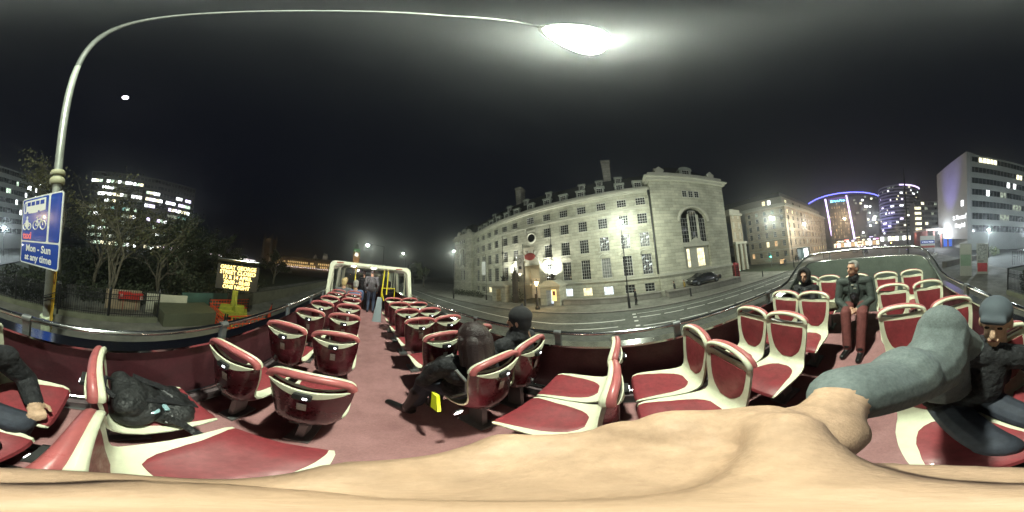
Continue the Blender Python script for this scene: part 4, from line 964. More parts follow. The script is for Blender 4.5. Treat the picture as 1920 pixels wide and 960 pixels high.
# end pavilions
def pavilion(x, y0, y1, x2, zc, name):
    b = MB(); yc = (y0+y1)/2
    def PP(u, v, d): return (x+d, u, v)
    aw = 1.9 if name == 'near' else 1.3
    us = [y0, yc-aw, yc+aw, y1]; vs = [G, -1.05, 7.0, zc-.9]
    facade(b, PP, us, vs, {(1,1)}, .55)
    b.quad((x,y0,G),(x2,y0,G),(x2,y0,zc-.9),(x,y0,zc-.9)); b.quad((x,y1,G),(x2,y1,G),(x2,y1,zc-.9),(x,y1,zc-.9)); b.quad((x2,y0,G),(x2,y1,G),(x2,y1,zc-.9),(x2,y0,zc-.9))
    n = 16; za = 7.0-aw; arc = [(yc+aw*math.cos(math.pi*k/n), za+aw*math.sin(math.pi*k/n)) for k in range(n+1)]
    b.add([(x+.001,y,z) for y,z in arc[:n//2+1]] + [(x+.001,yc+aw,7.0)], [tuple(range(n//2+2))])
    b.add([(x+.001,y,z) for y,z in arc[n//2:]] + [(x+.001,yc-aw,7.0)], [tuple(range(n//2+2))])
    for (ya,z_a),(yb_,z_b) in zip(arc,arc[1:]): b.quad((x,ya,z_a),(x,yb_,z_b),(x+.55,yb_,z_b),(x+.55,ya,z_a))
    b.build('pavilion_wall', STONE, hall, angle=20, fix=False)
    b = MB(); b.box(x-.35,x2+.35,y0-.35,y1+.35,zc-.898,zc-.5); b.box(x-.62,x2+.62,y0-.62,y1+.62,zc-.498,zc-.3); b.box(x-.05,x2,y0-.05,y1+.05,zc-.298,zc+.45); b.build('pavilion_cornice', STONE2, hall)
    b = MB(); b.box(x-.18,x+.0,y0-.12,y1+.12,-1.5,-1.2); b.build('string_course', STONE2, hall); b = MB(); b.box(x-.3,x-.001,y0-.2,y1+.2,G+.002,G+.7); b.build('plinth', STONE2, hall)
    b = MB(); b.tube([(x-.03,yc+(aw+.25)*math.cos(a),za+(aw+.25)*math.sin(a)) for a in [math.pi*k/20 for k in range(21)]],.2,8)
    for s in (-.36,.36): b.lathe([(.16,0),(.15,za+1.0-2.3)],(x+.30,yc+s*aw,2.3),10)
    b.box(x+.05,x+.5,yc-aw,yc+aw,1.75,2.3); b.prism([(x+.0,yc-1.1,2.3),(x+.0,yc+1.1,2.3),(x+.0,yc,2.95)],(.3,0,0)); b.build('arch_dressing', STONE2, hall)
    b = MB(); b.box(x+.50,x+.55,yc-aw,yc+aw,-1.05,2.29); b.build('arch_infill', STONE2, hall)
    for k, s in enumerate((-.68,0,.68)):
        win(hall, (x+.42,yc+s*aw,2.31), R(-90), aw*.60, za+(.5 if k != 1 else 1.6)-2.3, 3, 6, DGLASS)
    win(hall, (x+.47,yc-.35*aw,-.95), R(-90), 1.15, 2.5, 3, 5, WARMW if name == 'near' else DGLASS); win(hall, (x+.47,yc+.62*aw,-.95), R(-90), .5, 2.5, 1, 5, WARMW if name == 'near' else DGLASS)
    for s in (-.55,.0,.55): win(hall, (x-.03,yc+s*1.6,8.55), R(-90), .7, 1.0, 2, 3, DGLASS)
    b = MB(); b.add([(x+.6,y0+.6,zc+.45),(x2-.6,y0+.6,zc+.45),(x2-.6,y1-.6,zc+.45),(x+.6,y1-.6,zc+.45),(x+4,y0+4,zc+4.2),(x2-4,y0+4,zc+4.2),(x2-4,y1-4,zc+4.2),(x+4,y1-4,zc+4.2)] if y1-y0 > 8.5 else
          [(x+.6,y0+.6,zc+.45),(x2-.6,y0+.6,zc+.45),(x2-.6,y1-.6,zc+.45),(x+.6,y1-.6,zc+.45),(x+2.6,y0+2.4,zc+3.6),(x2-2.6,y0+2.4,zc+3.6),(x2-2.6,y1-2.4,zc+3.6),(x+2.6,y1-2.4,zc+3.6)],
          [(0,1,5,4),(1,2,6,5),(2,3,7,6),(3,0,4,7),(4,5,6,7)]); b.build('pavilion_roof', SLATE, hall)
    d = MB(); d.box(x+.5,x+2.2,yc-.85,yc+.85,zc+.452,zc+1.5); d.prism([(x+.4,yc+1.0*math.cos(a),zc+1.5+.55*math.sin(a)) for a in [math.pi*k/10 for k in range(11)]],(1.8,0,0)); dd = d.build('dormer', LEAD, hall)
    win(dd, (x+.47,yc,zc+.6), R(-90), 1.1, .85, 3, 2, DGLASS)
    for s in (y0+1.6,y1-1.6):
        d = MB(); d.box(x+.2,x+1.0,s-.55,s+.55,zc+.452,zc+1.0); d.prism([(x+.2,s-.7,zc+1.0),(x+.2,s+.7,zc+1.0),(x+.2,s,zc+1.65)],(.8,0,0)); d.build('roof_pediment', STONE2, hall)
pavilion(18.85,-15.35,-4.62,34,11.9,'near'); pavilion(24.2,31.02,38.5,40,10.6,'far')
b = MB(); b.box(26,28,-10.5,-7.5,16.2,18.0); b.build('chimney', STONEG, hall)
b = MB(); b.tube([(19.0,-4.45,9.4),(19.0,-4.45,-1.2)],.11,8); b.box(18.85,19.2,-4.6,-4.3,9.0,9.6); b.build('drainpipe', BLACK, hall)
# gate lodges with finials
def lodge(x, y, lab, lit_):
    t = thing('gate_lodge', lab, 'lodge', (x,y,G)); z1 = -1.55
    b = MB(); b.box(x-1.2,x+1.2,y-1.25,y-.45,G,z1); b.box(x-1.2,x+1.2,y+.45,y+1.25,G,z1); b.box(x-1.2,x+1.2,y-.449,y+.449,-2.0,z1-.002); b.box(x+.2,x+1.2,y-.448,y+.448,G,-2.002); b.build('wall', STONE, t)
    b = MB(); b.box(x-1.4,x+1.4,y-1.45,y+1.45,z1+.002,z1+.2); b.prism([(x-1.3,y-1.35,z1+.2),(x-1.3,y+1.35,z1+.2),(x-1.3,y+.5,z1+.75),(x-1.3,y-.5,z1+.75)],(2.6,0,0)); b.build('roof', STONE2, t)
    b = MB(); b.box(x+.17,x+.198,y-.44,y+.44,G+.02,-2.02); b.build('door', lit_, t)
    b = MB(); b.lathe([(.34,0),(.40,.1),(.2,.3),(.28,.5),(.12,.75),(.05,1.0),(.045,1.2)],(x,y,z1+.75),10)
    for k in range(6):
        a = k*math.pi/3; b.tube([(x+.15*math.cos(a),y+.15*math.sin(a),z1+1.1),(x+.42*math.cos(a),y+.42*math.sin(a),z1+1.35),(x+.5*math.cos(a),y+.5*math.sin(a),z1+1.6)],[.06,.05,.015],6)
    b.build('finial', BLACK, t)
    f = thing('flagpole', 'bare flagpole on the finial of the %s' % ('lodge right of the gateway' if y < 12 else 'lodge left of the gateway'), 'flagpole', (x,y,z1+1.9))
    b = MB(); b.tube([(x,y,z1+1.8),(x,y,6.4)],[.06,.035],8); b.build('pole', BLACK, f)
    b = MB(); b.lathe([(.05,0),(.15,.15),(.15,.35),(.05,.5)],(x,y,3.3),10); b.build('pole_collar', BLACK, f)
lodge(19.0,8.3,'stone gate lodge with spiked finial and cool lit doorway right of the gateway',mat('door_cool_lit',(.5,.6,.7),.5,emit=(.75,.85,1),es=1.3))
lodge(19.2,16.6,'stone gate lodge with spiked finial and amber lit doorway left of the gateway',mat('door_amber_lit',(.5,.4,.2),.5,emit=(1,.72,.32),es=.9))
b = MB(); b.box(17.78,17.80,7.45,8.05,G+.6,-1.9); o = b.build('notice_panel', mat('notice_amber',(.5,.4,.2),.5,emit=(1,.75,.28),es=1.2), loc=(17.79,7.75,G+.6)); tag(o, 'amber lit notice panel on the right gate lodge beside its doorway', 'notice board')
b = MB(); b.box(17.765,17.778,7.6,7.9,-2.6,-2.1); o2 = b.build('poster', mat('poster_dark_red',(.15,.02,.02),.5), o)
pl = thing('gate_pier', 'dark tall stone pier with stepped cap in front of the arched gateway', 'pier', (18.6,13.9,G))
b = MB(); b.box(18.3,18.9,13.6,14.2,G,.15); b.box(18.18,19.02,13.48,14.32,.152,.35); b.build('pier_shaft', mat('pier_dark',(.05,.045,.04),.8,noise=(2,.3)), pl)
b = MB(); b.lathe([(.3,0),(.25,.2),(.12,.35),(.08,.8),(.02,.9)],(18.6,13.9,.352),8); b.build('pier_cap', BLACK, pl)
for s, yy in ((0,15.6),(1,9.5)):
    f = thing('floodlight', 'floodlight washing the stone wall white on the %s of the arched gateway' % ('left' if s == 0 else 'right'), 'floodlight', (20.3,yy,-.75))
    b = MB(); b.box(20.15,20.45,yy-.18,yy+.18,-.75,-.5); b.build('floodlight_housing', BLACK, f)
    b = MB(); b.quad((20.17,yy-.16,-.497),(20.43,yy-.16,-.497),(20.43,yy+.16,-.497),(20.17,yy+.16,-.497)); b.build('floodlight_lens', mat('flood_lens',(.9,.9,.9),.3,emit=(1,1,.92),es=25), f, angle=0)
    spot('floodlight_light', (20.25,yy,-.42), (21.9, yy-(.5 if s else -.5), 3.2), 2600 if s == 0 else 3400, (1,1,.88), 125, .15, .8)
spot('floodlight_light', (gx+.6,13.0,-1.2), (gx+1.5,12.8,3), 120, (1,.92,.65), 150, .1, .8)
# banner poles
def banner_pole(x, y, z0, z1, zt, lab, side_):
    t = thing('banner_pole', lab, 'banner', (x,y,G))
    b = MB(); b.lathe([(.14,0),(.12,.8),(.055,.9),(.045,zt-G)],(x,y,G),8); b.build('pole', BLACK, t)
    b = MB(); b.box(x-.01,x+.01,y+.08,y+1.0,z0,z1); bb = b.build('banner', mat('banner_white',(.55,.56,.55),.6,noise=(3,.06)), t)
    for z in (z0+.05,z1-.05): q = MB(); q.tube([(x,y,z),(x,y+1.02,z)],.022,6); q.build('banner_arm', BLACK, t)
    if side_:
        b = MB(); b.tube([(x-.016,y+.54+.25*math.cos(a),z1-.7+.3*math.sin(a)) for a in [R(30+k*25) for k in range(12)]],.03,5); b.build('banner_mark', mat('banner_ink',(.05,.05,.06),.6), bb); MB().box(x-.018,x-.012,y+.3,y+.75,z0+.5,z0+.9).build('banner_mark', mat('banner_ink',()), bb)
banner_pole(17.0,11.3,.25,2.55,3.9,'iron pole with a printed white banner left of the glowing lantern',True)
banner_pole(18.2,19.4,.15,2.45,3.6,'iron pole with a plain white banner in front of the far end of the hall',False)
# hedge, car, phone box and small things along the far pavement
def leafy(name, spec, m, n, size, parent=None, loc=None, seed=1):
    r_ = random.Random(seed); b = MB()
    for k in range(n):
        c, e = spec[k % len(spec)]
        while True:
            p = Vector((r_.uniform(-1,1),r_.uniform(-1,1),r_.uniform(-1,1)))
            if .25 < p.length < 1: break
        p = Vector((c[0]+p.x*e[0], c[1]+p.y*e[1], c[2]+p.z*e[2])); s = size*r_.uniform(.6,1.4)
        a = Vector((r_.gauss(0,1),r_.gauss(0,1),r_.gauss(0,1))).normalized(); o = a.orthogonal().normalized()*s; q = a.cross(o)
        b.quad(p-o*.5, p-q*.35, p+o*.6, p+q*.35)
    return b.build(name, m, parent, loc, angle=0, fix=False)
LEAFD = mat('leaf_dark', (.028,.038,.018), .7, noise=(1.5,.5)); LEAFM = mat('leaf_mid', (.07,.085,.03), .7, noise=(1.2,.5)); LEAFO = mat('leaf_olive', (.075,.075,.03), .75, noise=(1.2,.5))
def hedge(x0,x1,y0,y1,z0,z1,lab,seed,n=1500,m=None,sz=.16):
    spec = []; ny = max(2,int((y1-y0)/1.2)); nx = max(1, int((x1-x0)/1.5))
    for k in range(ny):
        for q in range(nx): spec.append(((x0+(x1-x0)*(q+.5)/nx,y0+(y1-y0)*(k+.5)/ny,(z0+z1)/2),((x1-x0)/nx*.65,(y1-y0)/ny*.7,(z1-z0)*.55)))
    o = leafy('hedge', spec, m or LEAFD, n, sz, None, ((x0+x1)/2,(y0+y1)/2,z0), seed); tag(o, lab, 'hedge'); return o
hedge(18.6,20.2,21.5,31,G,G+1.2,'dark clipped hedge along the far end of the stone hall',3)
tag(leafy('shrub', [((19.6,14.1,G+.7),(.7,.9,.8)),((19.7,14.9,G+.6),(.6,.6,.7))], LEAFD, 500, .16, None, (19.6,14.3,G), 4), 'round dark shrub beside the left gate lodge', 'shrub')
def car(name_lab, loc, rz, paint, s=1.0, lights=None, grp=None, power=0):
    t = thing('car', name_lab, 'car', (0,0,0), grp)
    prof = [(-2.15,.35),(-2.2,.62),(-2.1,.86),(-1.35,.95),(-.75,1.38),(.55,1.42),(1.35,.98),(2.05,.84),(2.2,.6),(2.15,.33)]
    b = MB(); rings = []
    for x in (-.86,-.82,.82,.86):
        k = .94 if abs(x) > .84 else 1; rings.append([(x, y*k, .3+(z-.3)*(.97 if abs(x) > .84 else 1)) for y, z in prof])
    b.loft(rings); b.build('body', paint, t)
    b = MB()
    for x in (-.868,.868):
        b.prism([(x,-1.15,.98),(x,-.70,1.30),(x,.5,1.34),(x,1.15,.99)],(.006 if x > 0 else -.006,0,0))
    b.prism([(-.72,-1.30,.99),(.72,-1.30,.99),(.62,-.82,1.36),(-.62,-.82,1.36)],(0,-.03,.025)); b.prism([(-.72,1.32,1.01),(.72,1.32,1.01),(.62,.62,1.41),(-.62,.62,1.41)],(0,.02,.03)); b.build('car_window', DGLASS, t)
    for x in (-.78,.78):
        for y in (-1.35,1.35):
            b = MB(); b.lathe([(.17,-.1),(.31,-.1),(.33,-.06),(.33,.06),(.31,.1),(.17,.1)],(0,0,0),16); b.xf(Matrix.Translation((x,y,.33)) @ Matrix.Rotation(R(90),4,'Y')); w = b.build('wheel', RUBBER, t)
            b = MB(); b.lathe([(.16,-.09),(.17,.09)],(0,0,0),12); b.xf(Matrix.Translation((x*1.02,y,.33)) @ Matrix.Rotation(R(90),4,'Y')); b.build('rim', STEELG, w)
    for x in (-.62,.62):
        b = MB(); b.ell((x,2.14,.68),(.2,.09,.09),10,6); b.build('headlight', lights or mat('headlight_off',(.5,.5,.5),.15), t)
        b = MB(); b.ell((x,-2.12,.78),(.18,.09,.09),10,6); b.build('tail_light', mat('tail_red',(.4,.02,.02),.3,emit=(1,.05,.03),es=7 if lights else .03), t)
    t.location = loc; t.rotation_euler = (0,0,rz)
    if power: point('headlight_light', (loc[0]+2.6*-math.sin(rz), loc[1]+2.6*math.cos(rz), loc[2]+.7), power, (.95,.97,1), .15)
    return t
car('dark saloon car parked on the forecourt behind the low stone plinth', (18.1,-10.0,-3.15), R(4), mat('car_black',(.02,.022,.025),.2,coat=.6))
o = MB(); o.box(17.0,18.5,-15.2,-4.9,G,-3.2); o.box(16.95,18.55,-15.25,-4.85,-3.198,-3.15); tag(o.build('low_plinth', STONEG, loc=(17.7,-10,G)), 'long low stone plinth in front of the hall\'s end pavilion', 'low wall')
o = MB(); o.box(18.2,19.0,-4.3,6.9,G,-3.3); o.box(18.15,19.05,-4.35,6.95,-3.298,-3.22); tag(o.build('low_wall', STONEG, loc=(18.6,1,G)), 'low stone wall under the lit basement windows of the hall', 'low wall')
tb = thing('phone_box', 'red telephone box at the street corner beyond the hall\'s end pavilion', 'phone box', (20.0,-16.9,G))
b = MB(); PHR = mat('phone_box_red',(.33,.012,.02),.4,coat=.3)
for x in (19.6,20.4):
    for y in (-17.3,-16.5): b.box(x-.06,x+.06,y-.06,y+.06,G,G+2.2)
b.box(19.54,20.46,-17.36,-16.44,G+2.2,G+2.5); b.ell((20,-16.9,G+2.5),(.44,.44,.15),16,8); b.box(19.56,20.44,-17.34,-16.46,G,G+.25)
for z in (.6,.95,1.3,1.65,2.0):
    b.box(19.58,19.61,-17.24,-16.56,G+z,G+z+.04); b.box(19.66,20.34,-17.34,-17.31,G+z,G+z+.04); b.box(19.66,20.34,-16.49,-16.46,G+z,G+z+.04)
b.build('box_frame', PHR, tb)
b = MB(); b.box(19.62,20.38,-17.28,-16.52,G+.25,G+2.2); b.build('box_pane', mat('phone_glass',(.08,.02,.02),.1), tb)
for k, (x, y) in enumerate(((16.0,-7.0),(16.2,-19.0))):
    t = thing('bollard', ('short black bollard near the far kerb by the walking pair','short black bollard near the far kerb by the telephone box')[k], 'bollard', (x,y,G), 'bollards by the far kerb')
    b = MB(); b.lathe([(.1,0),(.09,.1),(.07,.7),(.09,.75),(.08,.9),(.02,.98)],(x,y,G),10); b.build('bollard_post', BLACK, t)

# ------------------------------------------------------------------ left side: pavement edge, railings, park
def railing(x, y0, y1, lab, z1=-2.25):
    t = thing('iron_railing', lab, 'railing', (x,(y0+y1)/2,G)); n = int((y1-y0)/.115)
    b = MB(); b.box(x-.12,x+.12,y0,y1,G,G+.30); b.build('plinth', mat('plinth_green_grey',(.15,.16,.11),.8,noise=(1.5,.3)), t)
    b = MB()
    for k in range(n+1):
        y = y0 + (y1-y0)*k/n; b.box(x-.011,x+.011,y-.011,y+.011,G+.3,z1); b.lathe([(.011,0),(.028,.03),(.001,.11)],(x,y,z1),5)
    for z in (G+.42,z1-.20,z1-.42): b.box(x-.02,x+.02,y0,y1,z,z+.035)
    for k in range(n):
        y = y0 + (y1-y0)*(k+.5)/n; b.tube([(x,y+.045*math.cos(a),z1-.29+.045*math.sin(a)) for a in [2*math.pi*q/8 for q in range(8)]],.008,4,closed=True)
    b.build('railing_bars', BLACK, t)
    m = int((y1-y0)/2.4)
    for k in range(m+1):
        y = y0 + (y1-y0)*k/m; b = MB(); b.lathe([(.05,0),(.05,z1-G),(.07,z1-G+.05),(.03,z1-G+.16),(.001,z1-G+.22)],(x,y,G),8); b.build('railing_post', BLACK, t)
railing(-7.7,-7.2,-2.2,'tall black spear railing running back towards the hospital forecourt')
railing(-7.7,-2.1,2.85,'black spear railing in front of the pale boards and red barrier')
KH = mat('kiosk_olive',(.085,.095,.06),.8,noise=(3,.15))
o = MB(); o.prism([(-8.9,3.0,G),(-7.1,3.0,G),(-6.7,6.0,G),(-8.6,6.3,G)],(0,0,.75)); tag(o.build('low_block_wall', KH, loc=(-7.8,4.6,G)), 'low olive block wall on the pavement at the end of the railing', 'low wall')
o = MB(); o.prism([(-9.2,2.6,G),(-9.1,2.6,G),(-8.6,5.0,G),(-8.7,5.0,G)],(0,0,1.22)); tag(o.build('hoarding_board', mat('board_pale',(.50,.50,.40),.7,noise=(2,.12)), loc=(-9,3.8,G)), 'pale blank hoarding board standing behind the low olive wall', 'board')
o = MB(); o.prism([(-9.5,.2,G),(-9.4,.2,G),(-9.4,2.3,G),(-9.5,2.3,G)],(0,0,1.25)); tag(o.build('hoarding_board', mat('board_tan',(.34,.27,.18),.7,noise=(2,.2)), loc=(-9.4,1.2,G)), 'tan hoarding board behind the railing, topped by the red barrier', 'board')
rb = thing('red_barrier', 'red plastic barrier with pale reflectors behind the railing', 'barrier', (-9.2,1.6,G))
b = MB(); b.box(-9.3,-9.1,.9,1.65,-3.1,-2.68); b.box(-9.3,-9.1,1.651,2.35,-3.15,-2.75); b.box(-9.22,-9.18,1.2,1.24,G,-3.1); b.box(-9.22,-9.18,2.0,2.04,G,-3.15); b.build('barrier_panel', mat('barrier_red',(.5,.03,.02),.4), rb)
each([MB().box(-9.098,-9.08,1.0,1.15,-2.95,-2.8), MB().box(-9.098,-9.08,2.2,2.32,-3.1,-2.85)], 'reflector', mat('reflector_pale',(.7,.55,.5),.3), rb)
o = MB(); o.prism([(-9.6,5.1,G),(-9.5,5.1,G),(-8.9,8.6,G),(-9.0,8.6,G)],(0,0,1.2)); tag(o.build('green_sheet_fence', mat('sheet_green',(.05,.11,.09),.7,noise=(2,.2)), loc=(-9.2,6.8,G)), 'dull green sheet fence behind the orange netting', 'fence')
o = MB(); o.prism([(-9.0,8.8,G),(-8.6,8.8,G),(-8.0,60,G),(-8.4,60,G)],(0,0,1.1)); tag(o.build('parapet_wall', mat('parapet',(.10,.10,.075),.85,noise=(1.2,.3)), loc=(-8.5,30,G)), 'long low stone parapet between the pavement and the dark river', 'parapet')
hedge(-10.2,-8.2,-6.8,-2.3,G,-1.9,'dark overgrown hedge pressed behind the tall spear railing',5,3600)
hedge(-11.5,-9.8,-1.8,3.4,G,-2.5,'dark undergrowth behind the tan board and red barrier',6,1800)
hedge(-15,-10,4.5,16,G,-1.7,'dark bank of shrubs behind the message board',7,2600,None,.2)
hedge(-22,-13,-7,-1,G,-.6,'tall dark mass of bushes behind the railing hedge below the hospital block',12,4200,LEAFD,.26)
hedge(-24,-14,-.5,5,G,-1.2,'rounded dark bushes behind the spindly tree and hoarding boards',13,4200,LEAFD,.24)
hedge(-40,-20,8,26,G,.2,'broad dark belt of bushes below the lit tower block',14,6000,LEAFD,.4)
# message board on its trailer, ringed with orange netting
vx, vy = -6.85, 7.25
vm = thing('message_board', 'lit amber roadworks message board on a yellow trailer', 'message board', (vx,vy,G))
vu = Vector((math.cos(R(42)), math.sin(R(42)), 0)); vn = Vector((-vu.y, vu.x, 0))
if vn.dot(Vector((-vx,-vy,0))) < 0: vn = -vn
vc = Vector((vx,vy,-1.16)); VM = Matrix(((vu.x,0,vn.x,vc.x),(vu.y,0,vn.y,vc.y),(0,1,0,vc.z),(0,0,0,1)))
plate('housing', [rrect(-1.28,1.28,-.78,.78,.04)], mat('vms_black',(.014,.014,.013),.6), vm, VM, -.16, .0)
AMB = mat('amber_led',(.9,.7,.3),.4,emit=(1,.78,.26),es=2.8)
for k, s_ in enumerate(('GREAT GEORGE','STREET CLOSED','13 & 14 APRIL','20:00 - 05:00','ONE NIGHT')):
    txt(s_, .325, AMB, vm, VM @ T((0,.50-.300*k,.012)), 'lettering', 'CENTER', .004, .006, .93)
b = MB(); b.prism([(-1.25,.86,-.45),(1.2,.86,-.45),(1.2,1.05,.35),(-1.25,1.05,.35)],(0,.04,0)); b.xf(VM); b.build('solar_panel', mat('solar_panel',(.05,.055,.06),.12), vm)
b = MB(); b.tube([(-1.25,1.09,.36),(1.2,1.09,.36)],.02,6); b.xf(VM); b.build('panel_edge', CHROME, vm)
YG = mat('trailer_yellow',(.26,.29,.035),.5,noise=(4,.2))
b = MB(); b.box(vx-.12,vx+.12,vy-.12,vy+.12,G+.5,-1.95); b.bar((vx-.55,vy+.2,G+.5),(vx,vy,-2.1),.08); b.bar((vx+.55,vy-.2,G+.5),(vx,vy,-2.1),.08); b.build('mast', YG, vm)
b = MB(); b.obox((vx,vy,G+.52),(1.7,1.05,.34),Matrix.Rotation(R(42),3,'Z')); b.bar((vx,vy,G+.42),(vx-1.3,vy-1.4,G+.35),.10); b.bar((vx,vy,G+.36),(vx+1.2,vy-1.2,G+.2),.08); b.build('trailer_bed', YG, vm)
b = MB(); b.obox((vx-.35,vy-.25,G+.80),(.75,.6,.25),Matrix.Rotation(R(42),3,'Z')); b.obox((vx+.35,vy+.15,G+.85),(.55,.55,.35),Matrix.Rotation(R(42),3,'Z')); b.build('battery_box', YG, vm)
for s in (-.8,.8):
    b = MB(); b.lathe([(.12,-.08),(.26,-.08),(.28,0),(.26,.08),(.12,.08)],(0,0,0),14); b.xf(Matrix.Translation(Vector((vx,vy,G+.28)) + vu*s) @ Matrix.Rotation(R(42),4,'Z') @ Matrix.Rotation(R(90),4,'Y')); b.build('wheel', RUBBER, vm)
point('message_board_light', tuple(vc + vn*.7), 60, (1,.75,.25), .5)
ORN = mat('orange_netting',(.62,.07,.02),.6,noise=(9,.3))
def netting(p, q, lab):
    p = Vector((*p,G)); q = Vector((*q,G)); t = thing('orange_barrier', lab, 'barrier', tuple((p+q)/2), 'orange mesh barriers round the message board'); d = q-p; n = int(d.length/.2); b = MB()
    for k in range(n+1): a = p + d*k/n; b.bar(a+Vector((0,0,.06)), a+Vector((0,0,.98)), .035, .02)
    for z in (.06,.28,.5,.72,.95): b.bar(p+Vector((0,0,z)), q+Vector((0,0,z)), .022, .06)
    b.build('mesh_panel', ORN, t); 
    for a in (p, q): b = MB(); b.bar(a, a+Vector((0,0,1.08)), .05); b.obox(a+Vector((0,0,.04)),(.4,.22,.08)); b.build('barrier_foot', RUBBER, t)
netting((-5.6,5.6),(-4.7,7.6),'orange mesh barrier on the bus side of the message board'); netting((-5.7,5.55),(-7.9,6.2),'orange mesh barrier at the near end of the message board'); netting((-4.75,7.8),(-5.7,9.8),'orange mesh barrier at the far road side of the message board'); netting((-8.4,6.6),(-7.6,9.6),'orange mesh barrier behind the message board')

# trees
BARK = mat('bark', (.12,.11,.08), .9, noise=(8,.4), bump=(20,.8,.02))
def tree(x, y, h, sp, lab, seed, leaves=2600, m=None, leaf=.13, r0=.16, stems=1, zb=None, bare=False):
    r_ = random.Random(seed); t = thing('tree', lab, 'tree', (x,y,G)); b = MB(); tips = []
    def grow(p, d, L, r, lev):
        pts = [p]; q = p.copy(); dd = d.copy()
        for k in range(4):
            dd = (dd + Vector((r_.gauss(0,.10),r_.gauss(0,.10),r_.gauss(0,.05)+.03))).normalized(); q = q + dd*L/4; pts.append(q.copy())
        b.tube(pts, [r, r*.88, r*.76, r*.66, r*.55], 7 if lev < 2 else 4)
        if lev >= 2: tips.extend(pts[1:])
        if lev < 4:
            for k in range(3 if lev < 3 else 2):
                az = r_.uniform(0,2*math.pi); tilt = r_.uniform(.4,.85)*sp
                s = dd.orthogonal().normalized(); nd = (dd*math.cos(tilt) + (Matrix.Rotation(az,3,dd) @ s)*math.sin(tilt)).normalized()
                grow(pts[r_.choice((2,3,4))], nd, L*r_.uniform(.58,.8), r*.55, lev+1)
    for k in range(stems):
        a = 2*math.pi*k/max(1,stems) + .5; grow(Vector((x+.1*k,y+.1*k,G)), Vector((.22*math.cos(a) if stems > 1 else 0,.22*math.sin(a) if stems > 1 else 0,1)).normalized(), h*.42, r0, 0)
    b.build('trunk', BARK, t)
    spec = [((p.x,p.y,p.z),(.55,.55,.45)) for p in tips]
    r_.shuffle(spec)
    if leaves: leafy('crown', spec, m or LEAFO, leaves, leaf, t, None, seed+50)
    return t
tree(-10.6,.35,8.2,1.0,'spindly multi stemmed tree with thin leaves behind the railing and lane sign',21,2600,LEAFO,.12,.11,3)
tree(-12.5,-3.6,9.6,.9,'tall thin tree rising behind the blue lane sign',22,3000,LEAFO,.13,.15)
tree(-12.5,4.3,7.4,1.05,'thin dark tree left of the message board, nearest to it',23,3400,LEAFD,.14,.13,2)
tree(-17,9.0,8.6,1.0,'dark bushy tree behind the message board in front of the lit windows',24,4500,LEAFD,.17,.18)
tree(-13.5,-.9,8.8,1.1,'dense dark tree directly behind the tan hoarding board and railing',31,2600,LEAFD,.15,.14,2)
tree(-15,6.3,7.8,1.1,'tangled dark tree behind the dull green sheet fence',32,3200,LEAFD,.16,.14,2)
tree(-21,18,9.0,1.1,'broad dark tree on the river bank beyond the message board',25,4200,LEAFD,.22,.22)
tree(-16,27,7.0,1.1,'low dark tree by the parapet towards the palace towers',26,3600,LEAFD,.2,.18)
tree(20.5,52,9.0,1.05,'olive green tree beside the road ahead, right of the canopy',28,4200,LEAFM,.25,.24)
tree(24,74,10.0,1.0,'far tree at the end of the stone hall beyond the road ahead',29,3600,LEAFD,.28,.24)

